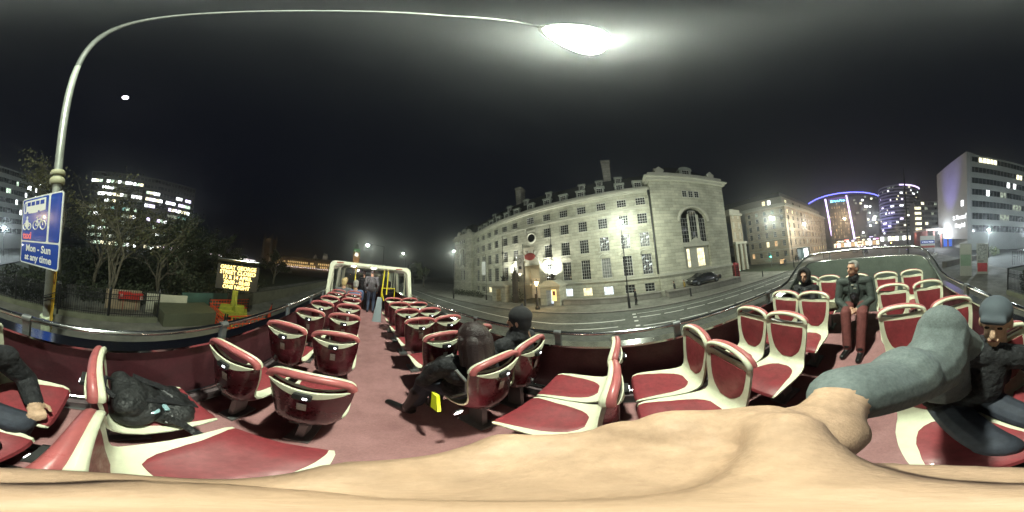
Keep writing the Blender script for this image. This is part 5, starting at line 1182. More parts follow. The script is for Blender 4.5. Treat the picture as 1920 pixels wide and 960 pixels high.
# ------------------------------------------------------------------ background buildings
CONC = mat('hospital_panel', (.40,.40,.40), .75, noise=(.25,.08), bump=(8,.15,.02))
CONC2 = mat('hospital_band', (.33,.35,.34), .75, noise=(.3,.12))
RIB = mat('ribbon_glass', (.02,.026,.028), .12, noise=(.6,.5), spec=.7)
MULL = mat('mullion_grey', (.10,.11,.11), .5)
def ribbon_block(name, lab, p0, p1, back, z0, z1, nf, wf=.55, lits=(), nb=24, wall=CONC2, first=0, mull=True, glass=RIB, cat='building'):
    """a slab block with one glazing ribbon per floor; lits = [(floor, bay, bays, material)]"""
    p0 = Vector((*p0,0)); p1 = Vector((*p1,0)); u = (p1-p0); L = u.length; u.normalize(); bk = Vector((*back,0)); n = -bk.normalized()
    t = thing(name, lab, cat, ((p0.x+p1.x)/2+bk.x/2, (p0.y+p1.y)/2+bk.y/2, G)); fh = (z1-z0)/nf
    b = MB(); c = [p0 - n*.3, p1 - n*.3, p1+bk, p0+bk]
    b.add([(q.x,q.y,G) for q in c] + [(q.x,q.y,z1-.1) for q in c], [(0,1,2,3),(4,5,6,7),(0,1,5,4),(1,2,6,5),(2,3,7,6),(3,0,4,7)]); b.build('core', wall, t, angle=0)
    b = MB()
    for k in range(nf+1):
        a = z0 + k*fh; h = fh*(1-wf); zt = min(a + h, z1+.4) if k < nf else a + .5
        q = [p0, p1, p1 - n*.28, p0 - n*.28]
        b.add([(v.x,v.y,a) for v in q] + [(v.x,v.y,zt) for v in q], [(3,2,1,0),(4,5,6,7),(0,1,5,4),(1,2,6,5),(2,3,7,6),(3,0,4,7)])
    b.build('floor_bands', wall, t, angle=0)
    litset = {}
    for f, s, m, mt in lits:
        for q in range(s, s+m): litset[(f,q)] = mt
    for k in range(nf):
        a = z0 + k*fh + fh*(1-wf); c_ = a + fh*wf
        b = MB(); e = -n*.22; A_ = p0+e; B_ = p1+e; b.quad((A_.x,A_.y,a-.01),(B_.x,B_.y,a-.01),(B_.x,B_.y,c_+.01),(A_.x,A_.y,c_+.01))
        for q in range(nb+1):
            m_ = p0 + u*L*q/nb - n*.17; b.bar((m_.x,m_.y,a),(m_.x,m_.y,c_),.12 if L > 20 else .08, mi=1)
        b.build('window_ribbon', [glass, MULL], t, angle=0)
    # adjoining lit bays of one floor are one lit window
    runs = []
    for k in range(nf):
        q = 0
        while q < nb:
            if (k,q) in litset:
                s = q
                while q+1 < nb and litset.get((k,q+1)) is litset[(k,s)] and q-s < 2: q += 1
                runs.append((k,s,q,litset[(k,s)]))
            q += 1
    for k, s, e_, mt in runs[:100]:
        a = z0 + k*fh + fh*(1-wf) + .05; c_ = z0 + (k+1)*fh - .05; A_ = p0 + u*L*(s+.06)/nb - n*.19; B_ = p0 + u*L*(e_+.94)/nb - n*.19
        b = MB(); b.quad((A_.x,A_.y,a),(B_.x,B_.y,a),(B_.x,B_.y,c_),(A_.x,A_.y,c_)); b.build('lit_window', mt, t, angle=0)
    return t
YW = litmat('office_yellow', (1,.93,.62), 2.2, .5, 1.2); WW = litmat('office_white', (.95,1,1), 4.5, .45, 1.2); GW = litmat('office_green', (.75,1,.75), 1.4, .6, 1.5); DW = litmat('office_dim', (.7,.8,.6), .42, .7, 1.5); VW = litmat('office_violet', (.82,.72,1), 3.2, .3, 1.2); TW = litmat('office_teal', (.4,.9,.8), .6, .5, 1.5); OW = litmat('office_orange', (1,.62,.28), 1.0, .5, 1.4)
# hospital block with the white end wall
hosp = ribbon_block('hospital_block','hospital block with blank pale end wall, lettering and dark window ribbons',(-62,-26),(-23.3,-36.4),(-5.3,-20),-.5,23.2,7,.52,
    [(6,30,5,YW),(4,26,1,WW),(5,22,2,YW),(4,24,1,WW),(3,27,2,DW),(3,32,1,WW),(2,22,3,DW),(6,3,1,WW),(5,5,1,WW),(5,8,2,WW),(4,3,3,WW),(4,10,1,WW),(3,2,2,WW),(3,14,1,WW),(2,5,2,WW),(5,14,1,GW),(4,17,2,GW),(1,26,3,DW),(3,7,1,YW),(2,12,1,WW),(1,2,4,GW)],38,CONC2)
b = MB(); b.add([(-23.0,-36.1,G+3.0),(-23.6,-57,G+3.0),(-27.6,-57.2,G+3.0),(-27,-36.5,G+3.0),(-23.0,-36.1,24.4),(-23.6,-57,24.4),(-27.6,-57.2,24.4),(-27,-36.5,24.4)],[(0,1,2,3),(4,5,6,7),(0,1,5,4),(1,2,6,5),(2,3,7,6),(3,0,4,7)]); b.build('end_wall', CONC, hosp, angle=0)
HLET = mat('letter_white', (.8,.8,.8), .5, emit=(.95,.97,1), es=1.5)
ey = Vector((-.6,-20.9,0)).normalized()
HM = Matrix(((-ey.x*-1*-1,0,1,0),(-ey.y*1,0,0,0),(0,1,0,0),(0,0,0,1)))
# local x runs towards the corner nearest the bus (+Y), local y up, local z out of the wall (+X)
HM = Matrix(((0.029,0,1.0,-22.92),(1.0,0,-0.029,-42.4),(0,1,0,2.75),(0,0,0,1)))
txt("St Thomas'", 1.75, HLET, hosp, HM @ T((-1.4,2.0,.10)), 'wall_lettering', 'LEFT', .05, .03, 1.0)
txt('Hospital', 1.75, HLET, hosp, HM @ T((-.2,-.3,.10)), 'wall_lettering', 'LEFT', .05, .03, 1.0)
b = MB(); b.box(-22.95,-22.85,-39.0,-37.9,8.3,9.9); b.build('wall_emblem', mat('emblem_white',(.8,.8,.8),.5,emit=(.95,.97,1),es=2.4), hosp)
fl = thing('uplight', 'violet ground uplight aimed at the hospital end wall', 'floodlight', (-9.5,-47,G))
b = MB(); b.box(-9.9,-9.1,-47.3,-46.7,G,G+.4); b.build('uplight_housing', BLACK, fl)
b = MB(); b.quad((-9.85,-47.25,G+.405),(-9.15,-47.25,G+.405),(-9.15,-46.75,G+.405),(-9.85,-46.75,G+.405)); b.build('uplight_lens', mat('violet_lens',(.3,.2,.9),.3,emit=(.35,.25,1),es=10), fl, angle=0)
spot('uplight_light', (-9.5,-47,G+.7), (-23.2,-46,17.2), 26000, (.30,.24,1), 38, .3, 1.0)
ribbon_block('hospital_wing','lower hospital wing with a stack of bright yellow windows at its end',(-19.4,-75),(-36,-76),(0,-12),2.2,17.2,6,.55,
    [(k,0,2,YW) for k in (0,1,2,3,4)] + [(5,2,1,YW),(4,3,1,DW),(1,3,1,YW),(3,5,1,DW),(5,6,1,DW)],10,mat('wing_dark',(.10,.095,.09),.8))
cn = thing('entrance_canopy', 'flat entrance canopy on columns between the hospital wing and end wall', 'canopy', (-20,-60,G))
b = MB(); b.box(-31,-17,-70,-52,2.0,2.7); b.build('canopy_slab', mat('canopy_slab',(.36,.30,.27),.8,noise=(.4,.1)), cn)
for k in range(9):
    b = MB(); b.box(-17.6,-17.1,-69.5+k*2.1,-69.1+k*2.1,G,2.0); b.build('column', mat('column_red_lit',(.20,.07,.06),.7), cn)  # red light falling on the columns is put into their colour
for k in range(5):
    b = MB(); b.box(-30.5+k*2.6,-30+k*2.6,-52.4,-52,G,2.0); b.build('column', mat('column_red_lit',()), cn)
b = MB(); b.box(-30.5,-25,-56,-55.9,G,1.6); b.build('entrance_screen', mat('screen_blue',(.02,.06,.35),.4,emit=(.05,.2,1),es=.7), cn)
point('entrance_light', (-20.5,-49.0,1.2), 3000, (.9,.96,1), .3); point('canopy_warm_light', (-18.4,-66.0,1.2), 500, (1,.6,.45), .3)
for q, (x, y) in enumerate(((-22.6,-50.2),)):
    o = MB(); o.ell((x,y,1.6),(.32,.32,.26),12,8); o = o.build('entrance_lamp', mat('entrance_lamp_glass',(.9,.9,.9),.3,emit=(.85,.95,1),es=90), loc=(x,y,1.6)); tag(o, 'glaring white lamp at the hospital entrance below the lettering', 'lamp')
# tall block full of lit windows behind the trees
r2 = random.Random(5); lits = []
for f, spans in {10:[(0,2),(4,2),(12,1),(15,2),(17,2)],9:[(0,3),(4,2),(6,6),(12,2),(20,2)],8:[(3,4),(15,4),(24,2)],7:[(2,3),(5,3),(8,2),(11,3),(15,4),(18,2),(21,3),(25,4)],6:[(4,3),(15,3),(22,4),(26,3)],5:[(0,2),(3,4),(9,2),(12,1),(22,4),(26,2)],4:[(0,2),(2,2),(9,4),(16,1),(19,3)],3:[(3,2),(18,1),(9,1)],2:[(0,6),(18,4)],1:[(0,5),(11,1)],0:[(1,2),(3,6),(10,2),(13,1),(16,3),(20,2),(24,2)]}.items():
    for s, m in spans:
        for q in range(m):
            mt = r2.choice([WW,WW,YW,GW,DW]) if s < 14 else r2.choice([WW,WW,VW,YW,GW])
            if f in (5,3): mt = r2.choice([TW,GW,DW,DW])
            if f in (1,2): mt = r2.choice([DW,DW,WW,GW])
            lits.append((f,s+q,1,mt))
lits += [(8,27,2,VW),(9,25,1,VW)]
ribbon_block('lit_hospital_tower','tall dark block with scattered rows of bright office windows behind the trees',(-55,-7.5),(-55,29.5),(-16,0),-1.5,25.4,11,.5,lits,30,mat('tower_dark',(.05,.052,.05),.8),mull=True)
st = thing('riverside_terrace', 'long low riverside terrace with a string of small lights', 'building', (-60,40,G))
b = MB(); b.prism([(-48,14,G),(-50,14,G),(-150,190,G),(-148,190,G)],(0,0,4.2)); b.build('terrace_wall', mat('terrace_dark',(.04,.04,.035),.9), st)
for k in range(46):
    y = 15+k*k*.075+k*.4; x = -47.7 - (y-14)*.568
    b = MB(); b.ell((x+.3,y,.9+rnd.uniform(-.25,.25)),(.16+.0024*y,.16+.0024*y,.13+.0024*y),8,6); b.build('string_light', mat('string_bulb_%d' % (k%3),(.9,.9,.9),.4,emit=((1,.95,.85),(1,.75,.9),(.95,.95,1))[k%3],es=5), st)

# corner building and its neighbour
cb = thing('corner_building', 'pale stone corner building with cornice and a few lit windows behind the bus', 'building', (30,-58,G))
CBS = mat('corner_stone', (.42,.36,.26), .8, noise=(.5,.15), bump=(10,.3,.03), courses=.6)
def stone_wall(P, L, z0, z1, nb, rows_, dep, lits_, rz, t, m):
    us = [0]; w = L/nb*.36
    for k in range(nb): c = L*(k+.5)/nb; us += [c-w/2, c+w/2]
    us += [L]; vs = [z0]
    for a, c in rows_: vs += [a, c]
    vs += [z1]; hs_ = {(1+2*i,1+2*j) for i in range(nb) for j in range(len(rows_))}
    b = MB(); facade(b, P, us, vs, hs_, dep); b.build('wall', m, t, angle=0, fix=False)
    for i in range(nb):
        for j, (a, c) in enumerate(rows_):
            u = L*(i+.5)/nb; p = P(u, a, dep*.8)
            win(t, p, rz, w, c-a, 2, 3, lits_.get((i,j), DGLASS), WFRAME if (i*7+j*3) % 4 else STEELG)
crow = [(-2.2,-.6),(.9,2.6),(3.7,5.4),(6.3,7.9),(8.8,10.2),(10.9,12.1)]
cA = Vector((36.4,-37.6,0)); cB = Vector((24.0,-41.6,0)); uA = (cB-cA).normalized(); LA = (cB-cA).length; nA = Vector((uA.y,-uA.x,0)); nA = -nA if nA.y > 0 else nA
stone_wall(lambda u,v,d: (cA.x+uA.x*u+nA.x*d, cA.y+uA.y*u+nA.y*d, v), LA, G, 12.9, 5, crow, .3, {(2,1):WARMW,(3,1):OW,(3,5):DW,(0,0):OW,(1,5):DW}, math.atan2(uA.y,uA.x)+math.pi, cb, CBS)
stone_wall(lambda u,v,d: (24.0+d, -41.6-u, v), 37.5, G, 12.9, 12, crow, .3, {(0,5):WARMW,(1,5):WARMW,(7,4):SPARK,(4,1):DW,(6,0):OW,(7,0):OW,(8,0):WARMW,(9,0):OW,(10,0):WARMW,(11,0):OW}, R(-90), cb, CBS)
def ringpoly(out, z0, z1, m, nm, inset=0):
    e = out; pts_ = [(cA.x, cA.y+e), (24.0-e, -41.6+e*.8), (24.0-e, -79.1-e), (50, -79.1-e), (50, -36)]
    b = MB(); b.prism([(x,y,z0) for x,y in pts_], (0,0,z1-z0)); b.build(nm, m, cb, angle=0)
ringpoly(.55,12.9,13.35,STONE2,'cornice'); ringpoly(.3,13.352,13.9,STONE2,'parapet'); ringpoly(-1.5,13.902,16.6,mat('attic_stone',(.26,.25,.20),.8),'attic'); ringpoly(-2.8,16.602,18.6,SLATE,'roof'); ringpoly(.12,2.95,3.2,STONE2,'string_course'); ringpoly(.14,-.25,-.02,STONE2,'string_course')
for u, mt in ((6.2,WARMW),(8.0,WW)): p = cA + uA*u - nA*(-1.42); win(cb, (p.x,p.y,14.4), math.atan2(uA.y,uA.x)+math.pi, 1.0, 1.5, 2, 2, mt)
for y in (-45,-50,-55,-60,-66,-72): win(cb, (25.45,y,14.4), R(-90), 1.1, 1.4, 2, 2, WARMW if y == -45 else DGLASS)
ab = thing('narrow_stone_building', 'narrow stone building with one column of orange windows beside the corner building', 'building', (33,-29,G))
stone_wall(lambda u,v,d: (29.3+d, -25.2-u, v), 3.4, G, 9.6, 2, crow[:5], .3, {}, R(-90), ab, CBS)
stone_wall(lambda u,v,d: (29.3+u*.75, -28.61-u*.65+d, v), 6.0, G, 9.0, 3, crow[:5], .3, {(0,0):OW,(0,1):OW,(0,2):WARMW,(0,3):OW,(0,4):WARMW,(2,1):DW}, R(0), ab, mat('narrow_side_stone',(.20,.17,.13),.85,noise=(.6,.2)))
b = MB(); b.box(28.9,36,-28.9,-24.8,9.6,10.2); b.box(29.3,36,-28.5,-25.2,10.202,11.2); b.box(29.32,29.4,-28.58,-25.22,G,9.59); b.build('cornice', STONE2, ab)
for y in (-25.5,-26.9,-28.3):
    b = MB(); b.lathe([(.42,0),(.36,.2),(.33,6.0),(.42,6.3)],(28.7,y,G),12); b.build('portico_column', STONE2, ab)
b = MB(); b.box(28.2,29.3,-28.8,-25.0,2.42,3.0); b.build('portico_entablature', STONE2, ab)

# dark glass tower with blue roof line
tw = thing('glass_tower', 'dark curved glass hotel tower with blue lit roof line and two white light pillars', 'building', (20,-150,G))
BLK = mat('tower_glass', (.010,.012,.020), .12, noise=(.2,.4), spec=.8)
TD = 135.0
def polar(az, d): return (d*math.sin(R(az)), d*math.cos(R(az)))
front = [polar(a, d) for a, d in ((158.5,150),(161,139),(164.5,131),(169,127),(173.5,127),(178,131),(181,138),(183,148))]
b = MB(); top = 38.6; b.prism([(x,y,G) for x,y in front] + [(-4,-185,G),(48,-185,G)], (0,0,top-G)); b.build('tower_body', BLK, tw, angle=0)
BLU = mat('blue_roof_led', (.1,.1,.8), .4, emit=(.16,.18,1), es=5); WVL = mat('white_violet_led', (.8,.8,.9), .4, emit=(.74,.58,1), es=3); PNK = mat('violet_fascia', (.2,.1,.3), .5, emit=(.42,.18,.75), es=.28)
b = MB(); b.tube([(x*.992,y*.992,top+.6 - .0*k) for k,(x,y) in enumerate(front)], .55, 8); b.build('roof_light_line', BLU, tw)
b = MB(); b.prism([(x*.985,y*.985,top-1.2) for x,y in front] + [(x*1.05,y*1.05,top-1.2) for x,y in front[::-1]], (0,0,1.3)); b.build('roof_brim', mat('roof_brim',(.05,.05,.12),.4), tw, angle=0)
for (a0, d0, zt), (a1, d1, zb) in (((164.3,127.5,36),(165.3,126,6.0)),((171.6,122.5,36),(173.1,121,1.6))):
    p = Vector((*polar(a0,d0),zt)); q = Vector((*polar(a1,d1),zb)); b = MB(); b.bar(p,q,.95); b.build('light_pillar', WVL, tw)
    b = MB(); x, y = polar(a1,d1+1.6); b.bar((x,y,zb-.1),(x,y,G),1.0); b.build('pillar_foot', BLACK, tw)
pa = Vector((*polar(165.2,124.5),0)); pb = Vector((*polar(171.9,122.3),0)); u_ = pb-pa
BRN = mat('amber_facade', (.16,.105,.05), .5, noise=(.22,.6))
b = MB(); b.quad((pa.x,pa.y,2.5),(pb.x,pb.y,2.5),(pb.x,pb.y,31.5),(pa.x,pa.y,31.5)); b.build('central_panel', BRN, tw, angle=0)
AMD = litmat('amber_room', (1,.70,.30), .55, .9, .9)
for k in range(11):
    for q in range(8):
        if rnd.random() < .55:
            p = pa + u_*((q+.15)/8) - Vector((pa.x,pa.y,0)).normalized()*.05; e_ = pa + u_*((q+rnd.uniform(.35,.7))/8) - Vector((pa.x,pa.y,0)).normalized()*.05; z = 3.5+k*2.55
            b = MB(); b.quad((p.x,p.y,z),(e_.x,e_.y,z),(e_.x,e_.y,z+1.9),(p.x,p.y,z+1.9)); b.build('room_window', AMD, tw, angle=0)
b = MB(); b.quad((pa.x*.998,pa.y*.998,33.3),(pb.x*.998,pb.y*.998,33.3),(pb.x*.998,pb.y*.998,35.2),(pa.x*.998,pa.y*.998,35.2)); b.build('violet_fascia', PNK, tw, angle=0)
TM_ang = math.atan2(-(u_.y),-(u_.x)); ud = (-u_).normalized()
ud = u_.normalized()
TMx = Matrix(((ud.x,0,-pa.x/pa.length,pa.x*.992),(ud.y,0,-pa.y/pa.length,pa.y*.992),(0,1,0,31.6),(0,0,0,1)))
CY = mat('cyan_sign', (.2,.6,.9), .4, emit=(.22,.72,1), es=5)
txt('Park Plaza', 2.1, CY, tw, TMx @ T((4.0,-.2,.2)), 'roof_sign', 'LEFT', .1, .05, 1.0)
b = MB(); b.prism([(1.6,-.3,.2),(3.4,-.3,.2),(3.4,1.5,.2),(1.6,1.5,.2)],(0,0,.2)); b.xf(TMx); b.build('roof_sign_emblem', CY, tw)
for k in range(26):
    a = rnd.uniform(174,181.5); d = {0:126.6,1:128.5,2:131,3:136}[min(3,max(0,int((a-174)/2)))]; x, y = polar(a, d-1.2); z = rnd.choice([3+2.6*q for q in range(13)])
    b = MB(); b.box(x-.75,x+.75,y-.05,y+.05,z,z+1.5); b.build('room_window', rnd.choice([DW,YW,DW,WW]), tw)
# lower shop fronts of the tower, all lit
b = MB()
sf = thing('shop_row', 'row of bright shop fronts at the foot of the glass tower', 'building', (12,-116,G))
b = MB(); b.box(-6,30,-118,-112,-.2,1.6); b.box(-6,30,-118,-114,G,-.21); b.build('fascia', mat('shop_fascia',(.14,.10,.09),.6), sf)
for k in range(14):
    b = MB(); b.box(-5.6+k*2.5,-3.5+k*2.5,-113.95,-113.85,G+.5,-.4); b.build('shop_window', (WW,YW,OW,VW)[(k*5+k//3)%4], sf)
for k in range(9):
    b = MB(); x = -4.5+k*3.7; b.box(x,x+1.7,-111.95,-111.9,.1,1.1); b.build('shop_sign', (OW,VW,WW,YW)[k%4], sf)
# round banded tower
dr = thing('drum_tower', 'round tower with banded windows, white light along its upper edge and blue glow', 'building', (-18.5,-118,G))
cx, cy = polar(-170.6,112); rr_ = 13.6; nfl = 15; zt = 32.8
b = MB(); b.lathe([(rr_-.5,0),(rr_-.5,zt-G)],(cx,cy,G),56); b.build('tower_core', mat('drum_glass',(.012,.014,.02),.15,noise=(.3,.5)), dr)
for k in range(nfl+1):
    z = 2.2 + k*(zt-2.2)/nfl; b = MB(); b.lathe([(rr_-.6,0),(rr_,0),(rr_,.95),(rr_-.6,.95)],(cx,cy,z),56); b.build('floor_band', mat('drum_band',(.24,.23,.25),.6), dr)
def drum_win(a, k, m, w=1.5):
    z = 2.2 + k*(zt-2.2)/nfl + 1.0; b = MB(); q = [(cx+(rr_-.35)*math.cos(a+d), cy+(rr_-.35)*math.sin(a+d)) for d in (-w/rr_/2,0,w/rr_/2)]
    for (x0,y0),(x1,y1) in zip(q,q[1:]): b.quad((x0,y0,z),(x1,y1,z),(x1,y1,z+.95),(x0,y0,z+.95))
    b.build('lit_window', m, dr, angle=0)
fa = math.atan2(-cy,-cx)
for k in range(60): drum_win(fa + rnd.uniform(-1.35,1.35), rnd.randrange(nfl), rnd.choice([WW,YW,WW,DW,VW]), rnd.choice([.8,1.2,2.2]))
b = MB(); b.tube([(cx+(rr_+.25)*math.cos(fa+d), cy+(rr_+.25)*math.sin(fa+d), zt+.6) for d in [.05+k*.09 for k in range(15)]],.42,6); b.build('edge_light', WVL, dr)
spot('drum_uplight', (6,-92,G+.6), (-15,-106,20), 130000, (.22,.20,1), 55, .4, 1.0)
ul = MB(); ul.box(5.6,6.4,-92.4,-91.6,G,G+.45); ul = ul.build('ground_uplight', BLACK, loc=(6,-92,G)); tag(ul, 'ground uplight aimed blue at the round banded tower', 'floodlight')
b = MB(); b.quad((5.7,-92.3,G+.455),(6.3,-92.3,G+.455),(6.3,-91.7,G+.455),(5.7,-91.7,G+.455)); b.build('uplight_lens', mat('blue_lens',(.2,.2,.9),.3,emit=(.25,.25,1),es=8), ul, angle=0)
pf = thing('glass_pavilion', 'low bright glazed pavilion at the foot of the round tower', 'building', (-12,-95,G))
b = MB(); b.box(-23,-3,-99,-94,1.3,2.0); b.box(-23,-3,-99,-95,G,1.29); b.build('pavilion_roof', mat('pavilion_grey',(.2,.19,.2),.7), pf)
for k in range(9):
    b = MB(); b.box(-22.6+k*2.15,-20.8+k*2.15,-94.95,-94.85,-1.2,1.2); b.build('glazing', (WW,YW,WW,DW)[k%4], pf)
mp = thing('dark_mast', 'tall dark mast rising at the far kerb behind the rear panel', 'mast', (-5.9,-28.5,G))
b = MB(); b.lathe([(.22,0),(.20,2),(.16,6),(.13,15.5),(.02,17.5)],(-5.9,-28.8,G),10); b.build('mast_pole', BLACK, mp)
b = MB(); b.lathe([(.24,0),(.24,.5)],(-5.9,-28.8,G+2.2),10); b.build('mast_band', CHROME, mp)

# shelter with a lit screen, traffic signals, vehicles in the street behind
sh = thing('lit_kiosk', 'glass kiosk with dazzling white front at the foot of the corner building', 'kiosk', (22.0,-47,G))
b = MB(); b.box(21.2,22.8,-50.2,-44.0,-.55,-.3); b.box(22.7,22.8,-50.2,-44.0,G,-.56)
for y in (-50.2,-48.7,-45.5,-44.1): b.box(21.2,21.35,y,y+.15,G,-.56)
b.build('kiosk_frame', mat('kiosk_green',(.02,.06,.055),.4), sh)
b = MB(); b.box(21.25,21.3,-48.5,-45.5,G+.6,-.65); b.build('kiosk_screen', mat('kiosk_white',(.9,.9,.9),.4,emit=(.92,1,.98),es=5), sh)
point('kiosk_light', (20.5,-47,-1.8), 260, (.85,1,.95), .3)
def signal(x, y, lab, lit_, f=1.0):
    t = thing('traffic_light', lab, 'traffic light', (x,y,G)); b = MB(); b.lathe([(.09,0),(.06,.1),(.06,2.4)],(x,y,G),8); b.build('post', STEELG, t)
    b = MB(); b.box(x-.2,x+.2,y-.14,y+.14,G+2.2,G+3.3); b.build('signal_head', BLACK, t)
    for k, (nm, c) in enumerate((('green_lens',(.1,1,.75)),('amber_lens',(1,.6,.1)),('red_lens',(1,.06,.04)))):
        b = MB(); b.ell((x-.12,y+.15,G+2.42+.32*k),(.14,.05,.14),10,6); b.build(nm, mat(nm+('_lit' if k == lit_ else '_off'),(.1,.1,.1),.3,emit=c,es=26 if k == lit_ else .02), t)
    return t
signal(22.5,-30.0,'traffic light showing green at the corner beyond the telephone box',0); point('signal_glow', (22.2,-29.6,-1.4), 60, (.1,1,.75), .1)
signal(13.8,-58,'traffic light showing red far down the street behind the bus',2); signal(-4.5,-46,'dark traffic light beside the tall mast',1)
HLON = mat('headlight_on', (.9,.9,.9), .3, emit=(.96,.97,1), es=28)
vg = 'cars in the street behind the bus'
for k, (x, y, rz, col, onl) in enumerate(((3.2,-52,0,(.03,.03,.035),False),(7.2,-58,R(180),(.3,.3,.32),False),(3.4,-72,0,(.08,.09,.1),True),(-.5,-80,R(-12),(.3,.02,.02),True),(10.5,-84,R(172),(.35,.34,.3),False),(5.0,-90,R(8),(.05,.06,.1),True),(-7.5,-88,R(-70),(.28,.28,.3),True))):
    lab = ['dark car nearest behind the bus with unlit headlights','silver car driving away down the street behind','grey car with headlights on in the middle of the far street','red car with headlights on in front of the round tower','pale car showing red tail lights near the shop fronts','dark blue car with headlights on farthest down the street','silver car with headlights on turning by the glazed pavilion'][k]
    car(lab, (x,y,G-.10), rz, mat('car_paint_%d' % k, col, .25, coat=.5), 1, HLON if onl else None, vg, 160 if onl else 0)
for k, (x, y, z, w, h, c, e) in enumerate(((15.5,-90,1.0,2.6,.8,(1,.25,.2),3),(-1.5,-101,.7,2.2,.7,(1,.3,.75),3),(10.8,-106,2.4,3.0,.7,(1,.75,.4),3),(2.0,-108,2.2,2.4,.6,(.6,.5,1),3),(17.5,-80,.6,1.8,.6,(1,.85,.6),3))):
    t = thing('sign_post', ['red lit sign over the pavement of the far street','pink lit sign in front of the glazed pavilion','amber lit banner sign above the middle shop','violet lit sign by the dark mast end of the shops','cream lit sign on a post beside the warm stone side'][k], 'sign', (x,y,G))
    MB().box(x-w/2,x+w/2,y-.08,y+.08,z-h/2,z+h/2).build('sign_box', BLACK, t); MB().box(x-w/2+.06,x+w/2-.06,y+.081,y+.095,z-h/2+.06,z+h/2-.06).build('sign_face', mat('street_sign_%d' % k,(.5,.5,.5),.5,emit=c,es=e), t); MB().tube([(x,y,G),(x,y,z-h/2-.002)],.07,6).build('post', BLACK, t)
rbus = thing('double_decker_bus', 'red double decker bus with lit windows far down the street behind', 'bus', (8.6,-98,G))
b = MB(); b.box(7.3,9.9,-103,-94,G+.3,G+4.3); rbm = b.build('body', mat('london_red',(.34,.012,.012),.35,coat=.4), rbus)
md = rbm.modifiers.new('bevel','BEVEL'); md.width = .18; md.segments = 2
for z0, z1 in ((G+1.3,G+2.2),(G+2.9,G+3.8)):
    b = MB(); b.box(7.5,9.7,-93.99,-93.95,z0,z1); b.build('bus_window', WARMW, rbus)
    for x in (7.28,9.92): b = MB(); b.box(x-.01,x+.01,-102.5,-94.5,z0,z1); b.build('bus_window', WARMW, rbus)
for x in (7.6,9.6):
    b = MB(); b.ell((x,-93.95,G+.8),(.2,.06,.14),8,6); b.build('headlight', HLON, rbus)
for x in (7.45,9.75):
    for y in (-101,-96): b = MB(); b.lathe([(.2,-.12),(.5,-.12),(.5,.12),(.2,.12)],(0,0,0),14); b.xf(Matrix.Translation((x,y,G+.4)) @ Matrix.Rotation(R(90),4,'Y')); b.build('wheel', RUBBER, rbus)
for k, (x, y) in enumerate(((19.5,-31),(19.9,-32.2),(18.8,-36.5),(20.4,-38))):
    standing(x, y, G, 1.7, (rnd.uniform(-1,1),1), [SKIN,(CLB,CLM,CLB,CLG)[k],CLD,LEATH], ['person waiting in black at the corner crossing, nearest the traffic light','person in grey jacket waiting beside the one in black at the crossing','pedestrian in black walking past the corner building','pedestrian in green jacket by the lit kiosk'][k], 0, .06, .05)
for k, (x, y) in enumerate(((22.0,-33.5),(22.4,-34.6),(22.8,-35.7))):
    t = thing('advert_post', ['small amber advert post nearest the crossing','small amber advert post in the middle of three by the corner building','small amber advert post nearest the corner building'][k], 'advert post', (x,y,G), 'amber advert posts')
    b = MB(); b.box(x-.4,x+.4,y-.12,y+.12,G,G+1.5); b.build('advert_case', BLACK, t); b = MB(); b.box(x-.405,x-.401,y-.1,y+.1,G+.3,G+1.4); b.box(x-.35,x+.35,y+.121,y+.125,G+.3,G+1.4); b.build('advert_panel', OW, t)

# hospital side: totems, welcome sign, posts, low wall, railing
def totem(x, y, lab, kind):
    t = thing('information_totem', lab, 'sign', (x,y,G)); rz = math.atan2(-x,-y)*-1 + math.pi
    m = Matrix.Translation((x,y,G)) @ Matrix.Rotation(math.atan2(y,x)+math.pi/2+math.pi,4,'Z')
    b = MB(); b.box(-.58,.58,-.09,.09,.0,3.15); b.xf(m); b.build('totem_body', mat('totem_grey',(.36,.37,.34),.5), t)
    for s in (1,-1):
        ys_ = s*.093
        if kind == 0:
            q = MB(); q.box(-.5,.5,ys_-.002,ys_+.002,1.0,2.1); q.xf(m); q.build('green_panel', mat('totem_green',(.20,.30,.22),.5,noise=(3,.1)), t)
            q = MB(); q.box(-.5,.5,ys_-.002,ys_+.002,2.2,3.05); q.xf(m); q.build('pale_panel', mat('totem_pale',(.42,.44,.40),.5), t)
        else:
            q = MB(); q.box(-.5,.5,ys_-.002,ys_+.002,1.5,3.05); q.xf(m); q.build('map_panel', mat('map_panel',(.30,.32,.32),.5,noise=(5,.7)), t)
            q = MB(); q.box(-.5,.5,ys_-.002,ys_+.002,.25,1.15); q.xf(m); q.build('red_panel', mat('totem_red',(.42,.05,.06),.5,noise=(6,.2)), t)
            q = MB()
            for k in range(4): q.box(-.45,.05+.1*(k%2),ys_-.0025,ys_+.0025,1.22+.06*k,1.245+.06*k)
            q.xf(m); q.build('text_line', mat('ink_black',(.02,.02,.02),.5), t)
totem(-8.25,-13.3,'pale green and grey information totem at the hospital driveway',0); totem(-10.05,-13.0,'map totem with red lower panel at the hospital driveway',1)
ws = thing('welcome_sign', 'white hospital name sign with blue and red bands beside the driveway', 'sign', (-13.4,-40,G))
SMx = Matrix.Translation((-13.4,-40,-1.6)) @ Matrix.Rotation(R(162),4,'Z') @ Matrix.Rotation(R(90),4,'X')
SMx = Matrix(((-math.cos(R(18)),0,math.sin(R(18)),-13.4),(math.sin(R(18))*1.0,0,math.cos(R(18)),-40),(0,1,0,-1.75),(0,0,0,1)))
plate('sign_board', [rrect(-1.9,1.9,-1.3,2.0,.08)], mat('sign_board_white',(.55,.57,.55),.5,emit=(.9,1,.95),es=.10), ws, SMx, -.12, 0)
